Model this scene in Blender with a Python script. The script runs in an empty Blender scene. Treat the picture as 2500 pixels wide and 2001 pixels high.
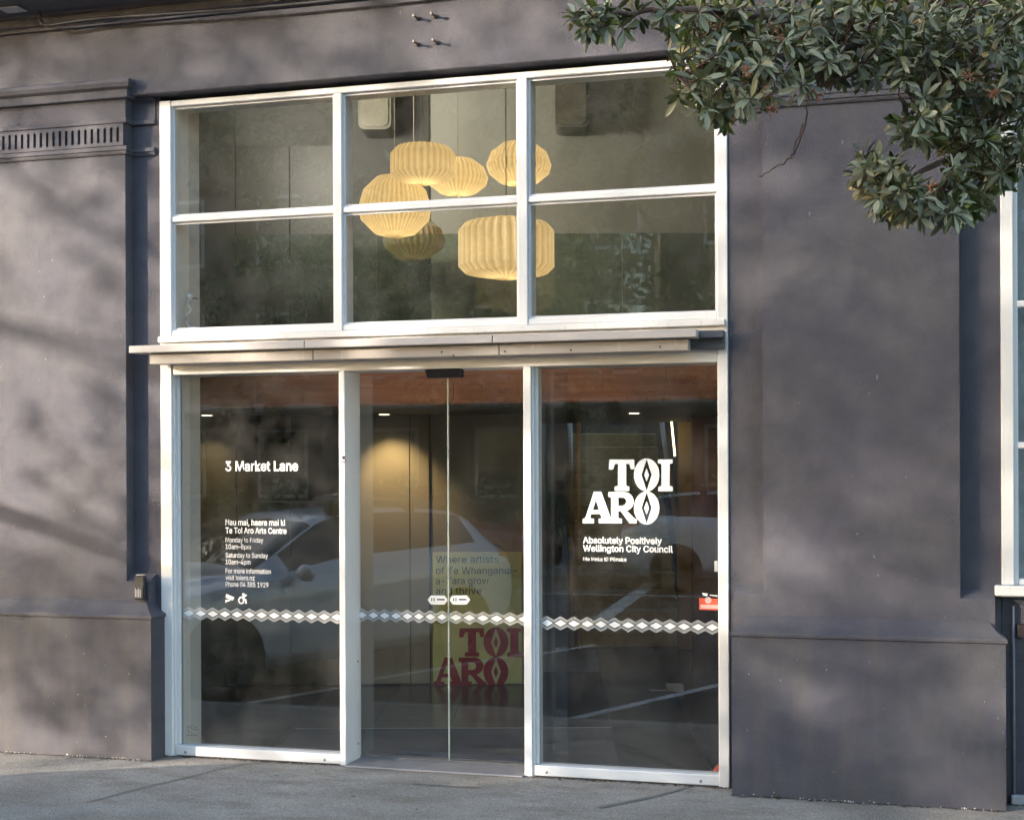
import bpy, bmesh, math, random
from mathutils import Vector, Matrix, Quaternion
R = math.radians
sc = bpy.context.scene
col = sc.collection
random.seed(11)

# ------------------------------------------------------------------ camera
F_PX, P_X, Y_H = 3300.0, 1370.0, 1137.3          # focal length, principal column, horizon row (2500 px wide photo)
TH, ROLL = R(14.8926), R(-0.2215)
CAM = Vector((4.4665, -7.3276, 1.75))
RIGHT = Vector((math.cos(TH), math.sin(TH), 0)); FWD = Vector((-math.sin(TH), math.cos(TH), 0)); UP = Vector((0, 0, 1))
EU = RIGHT * math.cos(ROLL) + UP * math.sin(ROLL)
EW = -RIGHT * math.sin(ROLL) + UP * math.cos(ROLL)
cam = bpy.data.cameras.new('camera'); cam_o = bpy.data.objects.new('camera', cam); col.objects.link(cam_o)
cam.sensor_width = 36; cam.lens = 36 * F_PX / 2500
cam.shift_x = (1250 - P_X) / 2500; cam.shift_y = (Y_H - 1000.5) / 2500
cam.clip_start = .05; cam.clip_end = 500
m = Matrix((EU, EW, -FWD)).transposed().to_4x4(); m.translation = CAM
cam_o.matrix_world = m
sc.camera = cam_o

# ------------------------------------------------------------------ sky and sun
SUN_EL, SUN_AZ = R(12), R(52)                       # low sun, 52 degrees left of the street normal
TOSUN = Vector((-math.sin(SUN_AZ) * math.cos(SUN_EL), -math.cos(SUN_AZ) * math.cos(SUN_EL), math.sin(SUN_EL)))
world = bpy.data.worlds.new('World'); sc.world = world; world.use_nodes = True
wn = world.node_tree
sky = wn.nodes.new('ShaderNodeTexSky'); sky.sky_type = 'NISHITA'; sky.sun_disc = False
sky.sun_elevation = SUN_EL; sky.sun_rotation = math.atan2(TOSUN.x, TOSUN.y)
sky.dust_density = 1.5
bg = wn.nodes['Background']; bg.inputs[1].default_value = .15
wn.links.new(sky.outputs[0], bg.inputs[0])
sun = bpy.data.lights.new('sun', 'SUN'); sun.energy = 2.0; sun.angle = R(.53); sun.color = (1, .87, .72)
sun_o = bpy.data.objects.new('sun', sun); col.objects.link(sun_o)
sun_o.rotation_euler = TOSUN.to_track_quat('Z', 'Y').to_euler()
sun_o.location = (-8, -8, 8)
sc.view_settings.view_transform = 'Standard'; sc.view_settings.look = 'None'
sc.view_settings.exposure = 2.5; sc.view_settings.gamma = 1
sc.cycles.max_bounces = 6; sc.cycles.diffuse_bounces = 3; sc.cycles.glossy_bounces = 4; sc.cycles.transparent_max_bounces = 24
sc.cycles.caustics_reflective = False; sc.cycles.caustics_refractive = False
sc.cycles.sample_clamp_indirect = 6
sc.cycles.use_adaptive_sampling = True; sc.cycles.adaptive_threshold = .025

# ------------------------------------------------------------------ helpers
S21 = 2500 / 2156
def un(px, py, Y=0.0):
    """photo pixel -> point on the plane y = Y, parallel to the building front"""
    d = EU * (px - P_X) + EW * (Y_H - py) + FWD * F_PX
    return CAM + d * ((Y - CAM.y) / d.y)
def un2(x, y, Y=0.0): return un(x * S21, y * S21, Y)
def ro(px, py, w):
    """photo pixel -> point of the hall behind the glass, whose walls stand at depth w and are turned 15 degrees to the street"""
    return CAM + (EU * (px - P_X) + EW * (Y_H - py) + FWD * F_PX) * (w / F_PX)
def ro2(x, y, w): return ro(x * S21, y * S21, w)
def hall(u, w, z): return Vector((CAM.x, CAM.y, 0)) + RIGHT * u + FWD * w + UP * z

def link(o, parent=None):
    col.objects.link(o)
    if parent: o.parent = parent
    return o
def tag(o, label=None, cat=None, group=None, kind=None):
    if label: o['label'] = label
    if cat: o['category'] = cat
    if group: o['group'] = group
    if kind: o['kind'] = kind
    return o
def thing(name, label, cat, group=None, loc=(0, 0, 0)):
    o = bpy.data.objects.new(name, None); o.empty_display_size = .1; o.location = loc
    col.objects.link(o); return tag(o, label, cat, group)
def mk(name, bm, mat, parent=None, smooth=False, bevel=0):
    if bevel:
        bmesh.ops.bevel(bm, geom=list(bm.edges), offset=bevel, segments=1, affect='EDGES', clamp_overlap=True)
    me = bpy.data.meshes.new(name)
    bmesh.ops.recalc_face_normals(bm, faces=bm.faces)
    bm.to_mesh(me); bm.free()
    me.materials.append(mat)
    if smooth:
        for p in me.polygons: p.use_smooth = True
    o = bpy.data.objects.new(name, me); link(o)
    if parent:
        o.parent = parent
        o.matrix_parent_inverse = Matrix.Translation(-parent.location) if parent.type == 'EMPTY' and parent.rotation_euler.z == 0 else parent.matrix_basis.inverted()
    return o
def kid(o, parent):
    o.parent = parent; o.matrix_parent_inverse = parent_world(parent).inverted(); return o
def parent_world(p):
    m = p.matrix_basis.copy()
    if p.parent: m = parent_world(p.parent) @ p.matrix_parent_inverse @ m
    return m
def abox(bm, x0, x1, y0, y1, z0, z1, M=None):
    vs = [bm.verts.new((x, y, z)) for x in (x0, x1) for y in (y0, y1) for z in (z0, z1)]
    for f in ((0, 1, 3, 2), (4, 6, 7, 5), (0, 4, 5, 1), (2, 3, 7, 6), (0, 2, 6, 4), (1, 5, 7, 3)):
        bm.faces.new([vs[i] for i in f])
    if M:
        for v in vs: v.co = M @ v.co
    return vs
def box(name, x0, x1, y0, y1, z0, z1, mat, parent=None, bevel=.003, M=None):
    bm = bmesh.new(); abox(bm, x0, x1, y0, y1, z0, z1, M)
    o = mk(name, bm, mat, None, False, bevel)
    if parent: kid(o, parent)
    return o
def hbox(name, u0, u1, w0, w1, z0, z1, mat, parent=None, bevel=.003):
    """box in the frame of the hall"""
    bm = bmesh.new(); vs = abox(bm, u0, u1, w0, w1, z0, z1)
    for v in vs: v.co = hall(*v.co)
    o = mk(name, bm, mat, None, False, bevel)
    if parent: kid(o, parent)
    return o
def atube(bm, pts, radii, n=8, cap=True):
    pts = [Vector(p) for p in pts]
    if not hasattr(radii, '__len__'): radii = [radii] * len(pts)
    rings = []; ref = Vector((0, 0, 1))
    for i, p in enumerate(pts):
        t = (pts[min(i + 1, len(pts) - 1)] - pts[max(i - 1, 0)]).normalized()
        a = t.cross(ref)
        if a.length < .1: a = t.cross(Vector((1, 0, 0)))
        a.normalize(); b = t.cross(a)
        rings.append([bm.verts.new(p + (a * math.cos(k * 2 * math.pi / n) + b * math.sin(k * 2 * math.pi / n)) * radii[i]) for k in range(n)])
    for r0, r1 in zip(rings, rings[1:]):
        for k in range(n): bm.faces.new((r0[k], r0[(k + 1) % n], r1[(k + 1) % n], r1[k]))
    if cap:
        bm.faces.new(rings[0]); bm.faces.new(rings[-1][::-1])
def tube(name, pts, radii, mat, parent=None, n=8):
    bm = bmesh.new(); atube(bm, pts, radii, n)
    o = mk(name, bm, mat, None, True)
    if parent: kid(o, parent)
    return o
def sweep(name, path, prof, mat, parent=None):
    """profile [(offset, z)] carried along a plan path [(x, y)] with mitred corners; outward is to the right of travel"""
    bm = bmesh.new(); n = len(path); rows = []
    P = [Vector(p) for p in path]
    for i in range(n):
        d0 = (P[i] - P[i - 1]).normalized() if i else None
        d1 = (P[i + 1] - P[i]).normalized() if i < n - 1 else None
        nr = [Vector((d.y, -d.x)) for d in (d0, d1) if d is not None]
        mvec = nr[0] if len(nr) == 1 else (nr[0] + nr[1]) / (1 + nr[0].dot(nr[1]))
        rows.append([bm.verts.new((P[i].x + mvec.x * o, P[i].y + mvec.y * o, z)) for o, z in prof])
    for a, b in zip(rows, rows[1:]):
        for k in range(len(prof) - 1): bm.faces.new((a[k], a[k + 1], b[k + 1], b[k]))
    bm.faces.new(rows[0]); bm.faces.new(rows[-1])
    o = mk(name, bm, mat)
    if parent: kid(o, parent)
    return o
def smoothed(pts, sub=4):
    P = [Vector(p) for p in pts]; out = []
    for i in range(len(P) - 1):
        a, b, c, d = P[max(i - 1, 0)], P[i], P[i + 1], P[min(i + 2, len(P) - 1)]
        for k in range(sub):
            t = k / sub
            out.append(.5 * ((2 * b) + (c - a) * t + (2 * a - 5 * b + 4 * c - d) * t * t + (3 * b - a - 3 * c + d) * t ** 3))
    out.append(P[-1]); return out
def flat_shape(name, loops, to3d, mat, parent=None):
    """filled flat print with holes: loops of 2d points, even-odd"""
    cu = bpy.data.curves.new(name, 'CURVE'); cu.dimensions = '2D'; cu.fill_mode = 'BOTH'
    for lp in loops:
        sp = cu.splines.new('POLY'); sp.points.add(len(lp) - 1); sp.use_cyclic_u = True
        for i, (x, y) in enumerate(lp): sp.points[i].co = (x, y, 0, 1)
    tmp = bpy.data.objects.new('tmp', cu); col.objects.link(tmp)
    return from_curve(name, tmp, to3d, mat, parent)
def from_curve(name, tmp, to3d, mat, parent):
    dg = bpy.context.evaluated_depsgraph_get(); dg.update()
    me = bpy.data.meshes.new_from_object(tmp.evaluated_get(dg))
    bpy.data.objects.remove(tmp)
    for v in me.vertices: v.co = to3d(v.co.x, v.co.y)
    me.materials.clear(); me.materials.append(mat); me.name = name
    o = bpy.data.objects.new(name, me); col.objects.link(o)
    if parent: kid(o, parent)
    return o
FONT = None
try:
    FONT = bpy.data.fonts.load(bpy.utils.system_resource('DATAFILES', path='fonts') + '/Inter.woff2')   # sans face shipped with Blender
except Exception:
    FONT = None
def text(name, s, to3d, mat, parent=None, bold=0.0, space=1.0):
    cu = bpy.data.curves.new(name, 'FONT'); cu.body = s; cu.size = 1; cu.offset = bold; cu.space_character = space
    cu.resolution_u = 2
    if FONT: cu.font = FONT
    tmp = bpy.data.objects.new('tmp', cu); col.objects.link(tmp)
    return from_curve(name, tmp, to3d, mat, parent)
def text_on(name, s, x0, y_base, cap_px, width_px, Y, mat, parent=None, bold=0.0, plane=un2, space=1.0):
    """text whose first letter starts at photo point (x0, y_base); cap_px and width_px in 2156-wide pixels"""
    cu = bpy.data.curves.new('t', 'FONT'); cu.body = s; cu.size = 1; cu.offset = bold; cu.space_character = space
    if FONT: cu.font = FONT
    t = bpy.data.objects.new('t', cu); col.objects.link(t)
    dg = bpy.context.evaluated_depsgraph_get(); dg.update()
    e = t.evaluated_get(dg); w = max(c[0] for c in e.bound_box); l = min(c[0] for c in e.bound_box)
    cu.body = 'H'; dg.update(); e = t.evaluated_get(dg); caph = max(c[1] for c in e.bound_box)
    bpy.data.objects.remove(t)
    o0 = plane(x0, y_base, Y); ox = plane(x0 + width_px, y_base, Y); oz = plane(x0, y_base - cap_px, Y)
    sx = Vector((ox.x - o0.x, ox.y - o0.y, 0)) / (w - l); sz = (oz.z - o0.z) / caph
    return text(name, s, lambda x, y: o0 + sx * (x - l) + UP * (y * sz), mat, parent, bold, space)

# ------------------------------------------------------------------ materials
def newmat(name):
    mt = bpy.data.materials.new(name); mt.use_nodes = True
    return mt, mt.node_tree, mt.node_tree.nodes['Principled BSDF']
def N(nt, t, **kw):
    n = nt.nodes.new('ShaderNode' + t)
    for k, v in kw.items(): setattr(n, k, v)
    return n
def pos(nt, scale=(1, 1, 1)):
    g = N(nt, 'NewGeometry'); mp = N(nt, 'Mapping'); mp.inputs['Scale'].default_value = scale
    nt.links.new(g.outputs['Position'], mp.inputs['Vector']); return mp.outputs[0]
def noise(nt, vec, scale, detail=4, rough=.55):
    n = N(nt, 'TexNoise'); n.inputs['Scale'].default_value = scale; n.inputs['Detail'].default_value = detail
    n.inputs['Roughness'].default_value = rough; nt.links.new(vec, n.inputs['Vector']); return n.outputs['Fac']
def ramp(nt, fac, stops):
    r = N(nt, 'ValToRGB'); e = r.color_ramp.elements
    while len(e) < len(stops): e.new(.5)
    for i, (p, c) in enumerate(stops): e[i].position = p; e[i].color = (*c, 1) if len(c) == 3 else c
    nt.links.new(fac, r.inputs[0]); return r.outputs[0]
def mixc(nt, fac, a, b, mode='MIX'):
    mx = N(nt, 'Mix', data_type='RGBA', blend_type=mode)
    for sock, v in ((mx.inputs[0], fac), (mx.inputs[6], a), (mx.inputs[7], b)):
        if hasattr(v, 'is_output'): nt.links.new(v, sock)
        else: sock.default_value = v if not isinstance(v, tuple) else (*v, 1) if len(v) == 3 else v
    return mx.outputs[2]
def bump(nt, b, h, strength, dist=.01, prev=None):
    n = N(nt, 'Bump'); n.inputs['Strength'].default_value = strength; n.inputs['Distance'].default_value = dist
    nt.links.new(h, n.inputs['Height'])
    if prev: nt.links.new(prev, n.inputs['Normal'])
    if b: nt.links.new(n.outputs[0], b.inputs['Normal'])
    return n.outputs[0]
def plain(name, c, rough=.5, metal=0, var=.06, scale=8, spec=.5, bmp=0):
    mt, nt, b = newmat(name)
    v = pos(nt); f = noise(nt, v, scale)
    lo = tuple(x * (1 - var * 2) for x in c); hi = tuple(min(1, x * (1 + var * 2)) for x in c)
    nt.links.new(ramp(nt, f, [(.3, lo), (.7, hi)]), b.inputs['Base Color'])
    b.inputs['Roughness'].default_value = rough; b.inputs['Metallic'].default_value = metal
    b.inputs['Specular IOR Level'].default_value = spec
    if bmp: bump(nt, b, noise(nt, v, scale * 20), bmp, .004)
    return mt
def emitter(name, c, s):
    mt, nt, b = newmat(name); b.inputs['Base Color'].default_value = (*c, 1)
    b.inputs['Emission Color'].default_value = (*c, 1); b.inputs['Emission Strength'].default_value = s; return mt

def wall_mat(name, base, dirt=0):
    mt, nt, b = newmat(name)
    v = pos(nt)
    big = noise(nt, v, 1.3, 3); mid = noise(nt, v, 6, 5); fine = noise(nt, v, 110, 4, .65)
    tr = noise(nt, pos(nt, (14, 14, 20)), 1.0, 5)          # trowel drag
    c1 = ramp(nt, big, [(.32, (base[0] * .86, base[1] * .84, base[2] * .92)), (.68, (base[0] * 1.15, base[1] * 1.1, base[2] * 1.02))])
    c2 = ramp(nt, mid, [(.25, (.78, .78, .81)), (.75, (1.2, 1.18, 1.16))])
    c = mixc(nt, 1.0, c1, c2, 'MULTIPLY')
    sp = ramp(nt, noise(nt, pos(nt, (1, 1, .6)), 46, 2, .4), [(.77, (0, 0, 0)), (.79, (1, 1, 1))])  # chips that show the old pale coat
    c = mixc(nt, mixc(nt, 1.0, sp, (.30, .30, .30), 'MULTIPLY'), c, (.42, .41, .42))
    if dirt:
        st = ramp(nt, noise(nt, pos(nt, (9, 9, 1.6)), 1.0, 5), [(.45, (0, 0, 0)), (.75, (1, 1, 1))])
        c = mixc(nt, mixc(nt, 1.0, st, (dirt,) * 3, 'MULTIPLY'), c, (.135, .12, .10))
    nt.links.new(c, b.inputs['Base Color'])
    b.inputs['Roughness'].default_value = .72; b.inputs['Specular IOR Level'].default_value = .35
    n1 = bump(nt, None, tr, .16, .02); n2 = bump(nt, None, mid, .36, .02, n1); bump(nt, b, fine, 1.0, .005, n2)
    return mt
M_WALL = wall_mat('dark_grey_render', (.089, .091, .109))
M_PLINTH = wall_mat('plinth_render', (.079, .081, .097), .35)
M_TRIM = wall_mat('moulding_render', (.086, .088, .106))

def asphalt(name, base, stain):
    mt, nt, b = newmat(name); v = pos(nt)
    big = noise(nt, v, 1.1, 6, .6); st = noise(nt, pos(nt, (1, 2.6, 1)), 2.1, 5); fine = noise(nt, v, 260, 2, .7)
    c = ramp(nt, big, [(.3, tuple(x * .72 for x in base)), (.7, tuple(x * 1.25 for x in base))])
    c = mixc(nt, ramp(nt, st, [(.48, (0, 0, 0)), (.66, (.75, .75, .75))]), c, stain)
    vo = N(nt, 'TexVoronoi'); vo.inputs['Scale'].default_value = 190; nt.links.new(v, vo.inputs['Vector'])
    c = mixc(nt, 1.0, c, ramp(nt, vo.outputs['Color'], [(.1, (.62, .62, .62)), (.8, (1.35, 1.35, 1.35))]), 'MULTIPLY')
    nt.links.new(c, b.inputs['Base Color']); b.inputs['Roughness'].default_value = .85
    b.inputs['Specular IOR Level'].default_value = .3
    n1 = bump(nt, None, vo.outputs['Distance'], .6, .004); bump(nt, b, fine, .5, .004, n1)
    return mt
M_PATH = asphalt('footpath_asphalt', (.285, .262, .232), (.205, .180, .152))
M_PATCH = asphalt('patch_asphalt', (.2, .195, .195), (.17, .16, .15))
M_ROAD = asphalt('road_asphalt', (.06, .06, .062), (.045, .045, .045))

def white_paint(name, c=(.83, .82, .80), wear=.28):
    mt, nt, b = newmat(name); v = pos(nt)
    c1 = ramp(nt, noise(nt, pos(nt, (6, 6, 1.5)), 2, 5), [(.3, tuple(x * .97 for x in c)), (.7, c)])
    g = ramp(nt, noise(nt, pos(nt, (12, 12, 3)), 3, 5), [(.60, (0, 0, 0)), (.80, (wear, wear, wear))])
    nt.links.new(mixc(nt, g, c1, (.56, .52, .47)), b.inputs['Base Color'])
    b.inputs['Roughness'].default_value = .38; bump(nt, b, noise(nt, v, 40, 3), .06, .004)
    return mt
M_WHITE = white_paint('white_frame_paint')
M_SILL = white_paint('weathered_sill_paint', (.80, .78, .75), .9)
M_ALU = white_paint('white_aluminium', (.78, .78, .78), .25)
M_CANOPY = white_paint('canopy_painted_metal', (.52, .49, .47), .8)
M_CANOPY2 = white_paint('canopy_weathered_metal', (.42, .385, .35), 1.0)

def glass(name, f0=.045, tint=(1, 1, 1), dust=.0):
    mt = bpy.data.materials.new(name); mt.use_nodes = True; nt = mt.node_tree; nt.nodes.clear()
    out = N(nt, 'OutputMaterial'); tr = N(nt, 'BsdfTransparent'); tr.inputs[0].default_value = (*tint, 1)
    gl = N(nt, 'BsdfGlossy'); gl.inputs['Roughness'].default_value = .0
    g = N(nt, 'NewGeometry')
    dt = N(nt, 'VectorMath', operation='DOT_PRODUCT'); nt.links.new(g.outputs['Incoming'], dt.inputs[0]); nt.links.new(g.outputs['Normal'], dt.inputs[1])
    ab = N(nt, 'Math', operation='ABSOLUTE'); nt.links.new(dt.outputs['Value'], ab.inputs[0])
    om = N(nt, 'Math', operation='SUBTRACT'); om.inputs[0].default_value = 1; nt.links.new(ab.outputs[0], om.inputs[1])
    pw = N(nt, 'Math', operation='POWER'); nt.links.new(om.outputs[0], pw.inputs[0]); pw.inputs[1].default_value = 5
    ma = N(nt, 'Math', operation='MULTIPLY_ADD'); nt.links.new(pw.outputs[0], ma.inputs[0]); ma.inputs[1].default_value = 1 - f0; ma.inputs[2].default_value = f0
    mx = N(nt, 'MixShader'); nt.links.new(ma.outputs[0], mx.inputs[0]); nt.links.new(tr.outputs[0], mx.inputs[1]); nt.links.new(gl.outputs[0], mx.inputs[2])
    last = mx.outputs[0]
    if dust:
        df = N(nt, 'BsdfDiffuse'); df.inputs[0].default_value = (.6, .6, .58, 1)
        v = pos(nt); d = ramp(nt, noise(nt, v, 3, 6, .7), [(.4, (0, 0, 0)), (.9, (dust,) * 3)])
        d2 = ramp(nt, noise(nt, v, 60, 2, .5), [(.74, (0, 0, 0)), (.80, (dust * 5,) * 3)])
        m2 = N(nt, 'MixShader'); nt.links.new(mixc(nt, 1.0, d, d2, 'ADD'), m2.inputs[0]); nt.links.new(last, m2.inputs[1]); nt.links.new(df.outputs[0], m2.inputs[2]); last = m2.outputs[0]
    nt.links.new(last, out.inputs[0]); return mt
M_GLASS = glass('shop_glass', .095, (.985, .99, .985), .05)
M_DOORGLASS = glass('door_glass', .092, (.985, .99, .985), .02)
M_TINT = glass('balustrade_glass', .03, (.62, .66, .60))
M_EDGE = plain('glass_edge', (.55, .62, .55), .2)
M_VINYL = plain('white_vinyl', (.86, .88, .88), .5, var=.01)
M_FROST = glass('frosted_vinyl', .04, (.62, .63, .64), .0)
def frost(name, a, c=(.75, .77, .78)):
    mt = bpy.data.materials.new(name); mt.use_nodes = True; nt = mt.node_tree; nt.nodes.clear()
    out = N(nt, 'OutputMaterial'); tr = N(nt, 'BsdfTransparent'); df = N(nt, 'BsdfDiffuse'); df.inputs[0].default_value = (*c, 1)
    mx = N(nt, 'MixShader'); mx.inputs[0].default_value = a
    nt.links.new(tr.outputs[0], mx.inputs[1]); nt.links.new(df.outputs[0], mx.inputs[2]); nt.links.new(mx.outputs[0], out.inputs[0]); return mt
M_FROST = frost('frosted_vinyl_pale', .5); M_FROST4 = frost('frosted_vinyl_band', .40); M_FROST2 = frost('frosted_vinyl_thin', .28); M_FROST3 = frost('frosted_vinyl_edge', .62)
M_BLACK = plain('black_plastic', (.012, .012, .014), .4)
M_INK = plain('dark_ink', (.03, .032, .035), .6, var=.02)
M_STEEL = plain('dull_steel', (.33, .32, .31), .45, .8)
M_RUST = plain('rusty_bolt', (.12, .08, .06), .8)

# ------------------------------------------------------------------ ground
def sheet(name, x0, x1, y0, y1, z, mat, label=None):
    bm = bmesh.new(); bm.faces.new([bm.verts.new(p) for p in ((x0, y0, z), (x1, y0, z), (x1, y1, z), (x0, y1, z))])
    o = mk(name, bm, mat); tag(o, kind='structure'); return o
KERB_Y = -1.72; ROAD_Z = -.17
bm = bmesh.new()
bm.faces.new([bm.verts.new(p) for p in ((-200, -200, ROAD_Z), (200, -200, ROAD_Z), (200, 200, ROAD_Z), (-200, 200, ROAD_Z))])
road = tag(mk('road', bm, M_ROAD), 'dark asphalt road with angled parking bays', kind='structure')
bm = bmesh.new(); abox(bm, -60, 60, KERB_Y + .15, .3, ROAD_Z - .05, 0)
footpath = tag(mk('footpath', bm, M_PATH), 'worn grey asphalt footpath along the building', kind='structure')
bm = bmesh.new(); abox(bm, -60, 60, KERB_Y, KERB_Y + .146, ROAD_Z - .05, -.006)
tag(mk('kerb', bm, plain('kerb_concrete', (.3, .29, .27), .85, bmp=.3), bevel=.015), 'concrete kerb at the edge of the footpath', kind='structure')
# repair patches and an old seam in the footpath
def patch(pts, mat, z=.004):
    bm = bmesh.new(); bm.faces.new([bm.verts.new((p.x, p.y, z)) for p in pts])
    return kid(mk('repair_patch', bm, mat), footpath)
def gnd(x, y):
    d = EU * (x * S21 - P_X) + EW * (Y_H - y * S21) + FWD * F_PX
    return CAM + d * (-CAM.z / d.z)
def seam(pts, wd, name='seam'):
    bm = bmesh.new(); g = [gnd(*p) for p in pts]; L = []
    for i, p in enumerate(g):
        t = (g[min(i + 1, len(g) - 1)] - g[max(i - 1, 0)]); nrm = Vector((-t.y, t.x, 0)).normalized() * wd * random.uniform(.6, 1.3)
        L.append((bm.verts.new((p.x + nrm.x, p.y + nrm.y, .004)), bm.verts.new((p.x - nrm.x, p.y - nrm.y, .004))))
    for a, b in zip(L, L[1:]): bm.faces.new((a[0], b[0], b[1], a[1]))
    return kid(mk(name, bm, plain('tar_seam', (.195, .178, .16), .95)), footpath)
seam([(540, 1603), (450, 1622), (380, 1640), (300, 1658), (180, 1690)], .006)
seam([(1465, 1650), (1420, 1665), (1370, 1678), (1310, 1690), (1260, 1700)], .018)
seam([(870, 1650), (910, 1653), (960, 1656), (1010, 1658)], .012)
M_LINE = plain('road_paint', (.62, .62, .60), .7, var=.15, scale=14)
def road_line(a, b, w=.05):
    a = Vector(a); b = Vector(b); t = (b - a).normalized(); n = Vector((-t.y, t.x)) * w
    bm = bmesh.new(); bm.faces.new([bm.verts.new((p.x, p.y, ROAD_Z + .004)) for p in (a + n, a - n, b - n, b + n)])
    o = mk('road_marking', bm, M_LINE); kid(o, road); return o
CARDIR = Vector((-.42, .907)).normalized()                      # nose direction of angle-parked cars
for k in range(-3, 5):
    a = Vector((1.65 + 2.75 * k, -1.95)); road_line(a, a - CARDIR * 5.2)
road_line((-20, -12.2), (20, -12.2), .06); road_line((.6, -9.0), (.2, -14.4), .12)
M_KERBFAR = plain('far_path', (.25, .24, .23), .9)
bm = bmesh.new(); abox(bm, -60, 60, -60, -15.5, ROAD_Z - .05, ROAD_Z + .13)
tag(mk('pavement', bm, M_KERBFAR), 'pavement on the far side of the street', kind='structure')

# ------------------------------------------------------------------ building front
bld = thing('building', 'old building front in dark grey painted render with pilasters and plinths', 'building')
YP = -.08                                                        # face of pilasters and fascia; the recesses lie at y = 0
XL0, XR0 = -3.6, 7.6
XEL = -.191                                                      # right edge of left pilaster
XR1, XR2 = un(1605 * S21, 700, YP).x, un(2020 * S21, 900, YP).x  # right pilaster
Z_SOF = 4.0
box('wall', XEL + .001, -.002, 0, .30, .0, Z_SOF, M_WALL, bld, 0)
box('wall', 3.462, XR1 - .001, 0, .30, 0, Z_SOF, M_WALL, bld, 0)
box('wall', XR2 + .001, 4.866, 0, .30, 0, Z_SOF, M_WALL, bld, 0)
box('fascia', XL0, XR0, YP, .36, Z_SOF + .002, 4.52, M_WALL, bld, .006)
box('wall', XL0, XR0, YP + .004, .36, 4.521, 9.0, M_WALL, bld, 0)
box('head_lining', .0, 3.46, .07, .30, 3.978, Z_SOF, M_WALL, bld, 0)
# window bay to the right, below its sill
box('apron', 4.868, XR0, .02, .30, 0, 1.06, M_TRIM, bld, .003)
# lower blocks with a sloped ledge, then moulded plinths
XBL = un(363.8, 1420, YP).x; XPL = un(368.6, 1640, -.165).x
XBR = un(2095 * S21, 1480, YP).x; XPR = un(2118 * S21, 1700, -.165).x
XBR0 = un(1546 * S21, 1430, YP).x; XPR0 = un(1541 * S21, 1750, -.165).x
def pier(outline):
    """pilaster and the wider pedestal under it in one piece; the ledges slope up to the recess behind"""
    bm = bmesh.new(); ledge = lambda x, z: abs(z - 1.06) < .001
    A = [bm.verts.new((x, YP, z)) for x, z in outline]
    B = [bm.verts.new((x, -.0005 if ledge(x, z) else .28, z + (.045 if ledge(x, z) else 0))) for x, z in outline]
    bm.faces.new(A); n = len(outline)
    for i in range(n): bm.faces.new((A[i], A[(i + 1) % n], B[(i + 1) % n], B[i]))
    bmesh.ops.bevel(bm, geom=[e for e in bm.edges if e.verts[0].co.y == YP and e.verts[1].co.y == YP], offset=.004, segments=2, affect='EDGES')
    return kid(mk('pilaster', bm, M_WALL), bld)
pier([(XL0 + .002, 0), (XBL, 0), (XBL, 1.06), (XEL, 1.06), (XEL, Z_SOF + .001), (XL0 + .002, Z_SOF + .001)])
pier([(XBR0, 0), (XBR, 0), (XBR, 1.06), (XR2, 1.06), (XR2, Z_SOF + .001), (XR1, Z_SOF + .001), (XR1, 1.06), (XBR0, 1.06)])
box('pedestal_core', XEL - .02, XBL - .004, -.0004, .28, 0, 1.10, M_WALL, bld, 0)
PP = [(-.02, 0), (.085, 0), (.085, .842), (.094, .848), (.095, .862), (.088, .870), (.076, .876), (.048, .896), (.026, .920), (.014, .938), (.004, .944), (0, .950), (-.02, .952)]
sweep('plinth', [(XL0 + .004, YP), (XPL - .085, YP), (XPL - .085, .03)], PP, M_PLINTH, bld)
sweep('plinth', [(XPR0 + .085, .03), (XPR0 + .085, YP), (XPR - .085, YP), (XPR - .085, .12)], PP, M_PLINTH, bld)
# capitals wrapped round the pilasters
def zc(y): return un(145, y, -.1).z
zs = [zc(y) for y in (207, 232, 252, 300, 311.6, 380, 386)]
CP = [(-.02, zs[0] + .004), (.050, zs[0]), (.068, zs[0] - .012), (.070, zs[0] - .03), (.060, zs[1] + .01), (.044, zs[1]), (.038, zs[1] - .002), (.036, zs[2] + .004), (.034, zs[2]), (.010, zs[2] - .004),
      (.006, zs[2] - .02), (.006, zs[3] + .004), (.016, zs[3]), (.018, zs[3] - .004), (.018, zs[4] + .004), (.012, zs[4]), (-.02, zs[4] - .002)]
CP2 = [(-.02, zs[5] + .034), (.022, zs[5] + .032), (.024, zs[5] + .008), (.016, zs[5] + .004), (.016, zs[5] - .004), (.010, zs[6]), (-.02, zs[6] - .002)]
for nm, path in (('capital', [(XL0 + .004, YP), (XEL, YP), (XEL, 0), (-.03, 0)]), ('capital', [(3.49, 0), (XR1, 0), (XR1, YP), (XR2, YP), (XR2, 0), (4.84, 0)])):
    a = sweep(nm, path, CP, M_TRIM, bld); b = sweep('capital_bead', path, CP2, M_TRIM, bld)
def fluted(x0, x1):
    """frieze plate pierced by a row of upright slots"""
    zt, zb = zs[4] - .004, zs[5] + .036
    s_t, s_b = zc(321), zc(357); y0, y1 = YP - .022, YP + .004
    bm = bmesh.new(); abox(bm, x0, x1, y0, y1, s_t, zt); abox(bm, x0, x1, y0, y1, zb, s_b)
    st = .0447; x = x1 - .028; abox(bm, x, x1, y0, y1, s_b, s_t)
    while x > x0 + .1:
        abox(bm, x - st, x - .0185, y0, y1, s_b, s_t)
        abox(bm, x - .0185, x - .0135, y0, y1, s_t - .006, s_t); abox(bm, x - .005, x, y0, y1, s_t - .006, s_t)
        x -= st
    return kid(mk('fluted_frieze', bm, M_TRIM), bld)
fluted(XL0, XEL + .001); fluted(XR1, XR2)
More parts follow.
